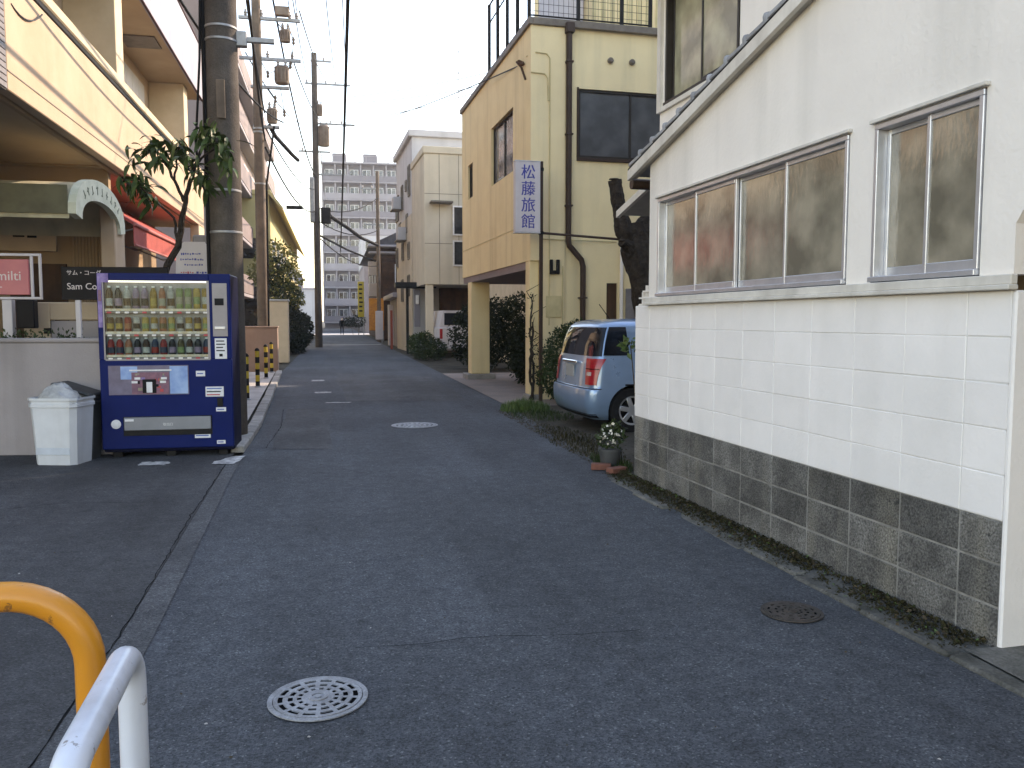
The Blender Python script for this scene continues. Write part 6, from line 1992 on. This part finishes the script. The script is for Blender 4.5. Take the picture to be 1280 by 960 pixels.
for x in (1.6, 7.0):
    q = MB(); q.cbox(x, x + 2.4, 3, 6, 28.9, 31.0, .05); q.build('roof_box', 'bldg_grey', ap)
far = [('far_building', (-9.5, 100, 0), 7.6, 16, 5.0, 'bldg_white', 'low pale building left of the far crossing'),
       ('far_building', (3.6, 100, 0), 9, 20, 8.0, 'bldg_mauve', 'mauve two-storey building right of the far crossing'),
       ('far_building', (4.2, 126, 0), 8, 14, 14.0, 'bldg_white', 'pale mid-rise in front of the grey apartments'),
       ('far_building', (-14, 122, 0), 9.2, 20, 8.0, 'bldg_grey', 'grey low-rise behind the tall pole')]
for nm_, loc, w, d, h, m, lab in far:
    r = block(nm_, loc, 0, w, d, h, m, lab, roofm='bldg_slab', group='buildings at the far crossing')
    nfl = max(1, int(h / 2.8))
    for f_ in range(nfl):
        for k in range(int(w / 2.2)):
            face_window(r, 'y', 0, .5 + k * 2.2, 2.0 + k * 2.2, 1.0 + f_ * 2.7, 2.3 + f_ * 2.7)
        if loc[0] < 0:
            for k in range(4): face_window(r, 'x', w, 1 + k * 3.6, 3 + k * 3.6, 1.0 + f_ * 2.7, 2.3 + f_ * 2.7, out=1)
        else:
            for k in range(4): face_window(r, 'x', 0, 1 + k * 3.6, 3 + k * 3.6, 1.0 + f_ * 2.7, 2.3 + f_ * 2.7)
# right row behind the front line, closing the block
r = block('back_building', (9.5, 37.0, 0), 0, 12, 24, 9.0, 'bldg_white', 'pale building standing behind the cream block', roofm='bldg_slab')
face_window(r, 'y', 0, 1, 3, 5, 6.6)

# =================================================================== PERSON
PE = root('person', (0.78, 84.5, 0)); tag(PE, 'person in black clothes walking at the far end of the street', 'person')
me = bpy.data.meshes.new('body')
V_ = [(0, 0, .95), (0, 0, 1.15), (0, .01, 1.38), (0, 0, 1.50), (0, -.01, 1.62), (0, -.01, 1.70),
      (.10, 0, .90), (.11, -.12, .50), (.11, -.08, .09), (.11, -.22, .05),
      (-.10, 0, .90), (-.11, .12, .50), (-.11, .26, .12), (-.11, .16, .05),
      (.19, 0, 1.40), (.24, .05, 1.12), (.24, -.06, .90), (.24, -.10, .80),
      (-.19, 0, 1.40), (-.24, -.05, 1.12), (-.24, -.16, .94), (-.24, -.22, .86)]
E_ = [(0, 1), (1, 2), (2, 3), (3, 4), (4, 5), (0, 6), (6, 7), (7, 8), (8, 9), (0, 10), (10, 11), (11, 12), (12, 13), (2, 14), (14, 15), (15, 16), (16, 17), (2, 18), (18, 19), (19, 20), (20, 21)]
RD = [.15, .14, .15, .055, .095, .085, .085, .062, .042, .035, .085, .062, .042, .035, .06, .046, .034, .032, .06, .046, .034, .032]
me.from_pydata(V_, E_, [])
po = bpy.data.objects.new('body', me); col.objects.link(po)
md = po.modifiers.new('skin', 'SKIN')
sv = me.skin_vertices[0].data if me.skin_vertices else None
if sv is None:
    import bmesh
    bm = bmesh.new(); bm.from_mesh(me); bm.verts.layers.skin.verify(); bm.to_mesh(me); bm.free()
    sv = me.skin_vertices[0].data
for i, r_ in enumerate(RD): sv[i].radius = (r_, r_ * .85)
sv[0].use_root = True
po.modifiers.new('sub', 'SUBSURF').levels = 2
bpy.context.view_layer.update()
pm = bpy.data.meshes.new_from_object(po.evaluated_get(bpy.context.evaluated_depsgraph_get()))
bpy.data.objects.remove(po)
for m_ in ('cloth_black', 'skin', 'hair_black', 'mask_white'): pm.materials.append(MATS[m_])
for p in pm.polygons:
    p.use_smooth = True
    c = p.center
    if c.z > 1.52: p.material_index = 2 if (c.z > 1.67 or c.y > .02) else (3 if c.z < 1.60 else 1)
    elif c.z > 1.46: p.material_index = 1
    elif c.z < .87 and abs(c.x) > .2: p.material_index = 1
link('body', pm, None, PE)

# =================================================================== HAZE
q = MB(); q.box(-640, 640, -80, 940, -1.2, 33.0)
hz = q.build('haze')
tag(hz, kind='stuff')
hm = bpy.data.materials.new('haze_air'); hm.use_nodes = True
hm.node_tree.nodes.remove(hm.node_tree.nodes['Principled BSDF'])
pv = hm.node_tree.nodes.new('ShaderNodeVolumePrincipled')
pv.inputs['Color'].default_value = (0.86, 0.92, 1.0, 1)
pv.inputs['Density'].default_value = 0.0007
pv.inputs['Anisotropy'].default_value = 0.2
hm.node_tree.links.new(pv.outputs[0], hm.node_tree.nodes['Material Output'].inputs['Volume'])
hz.data.materials.append(hm)
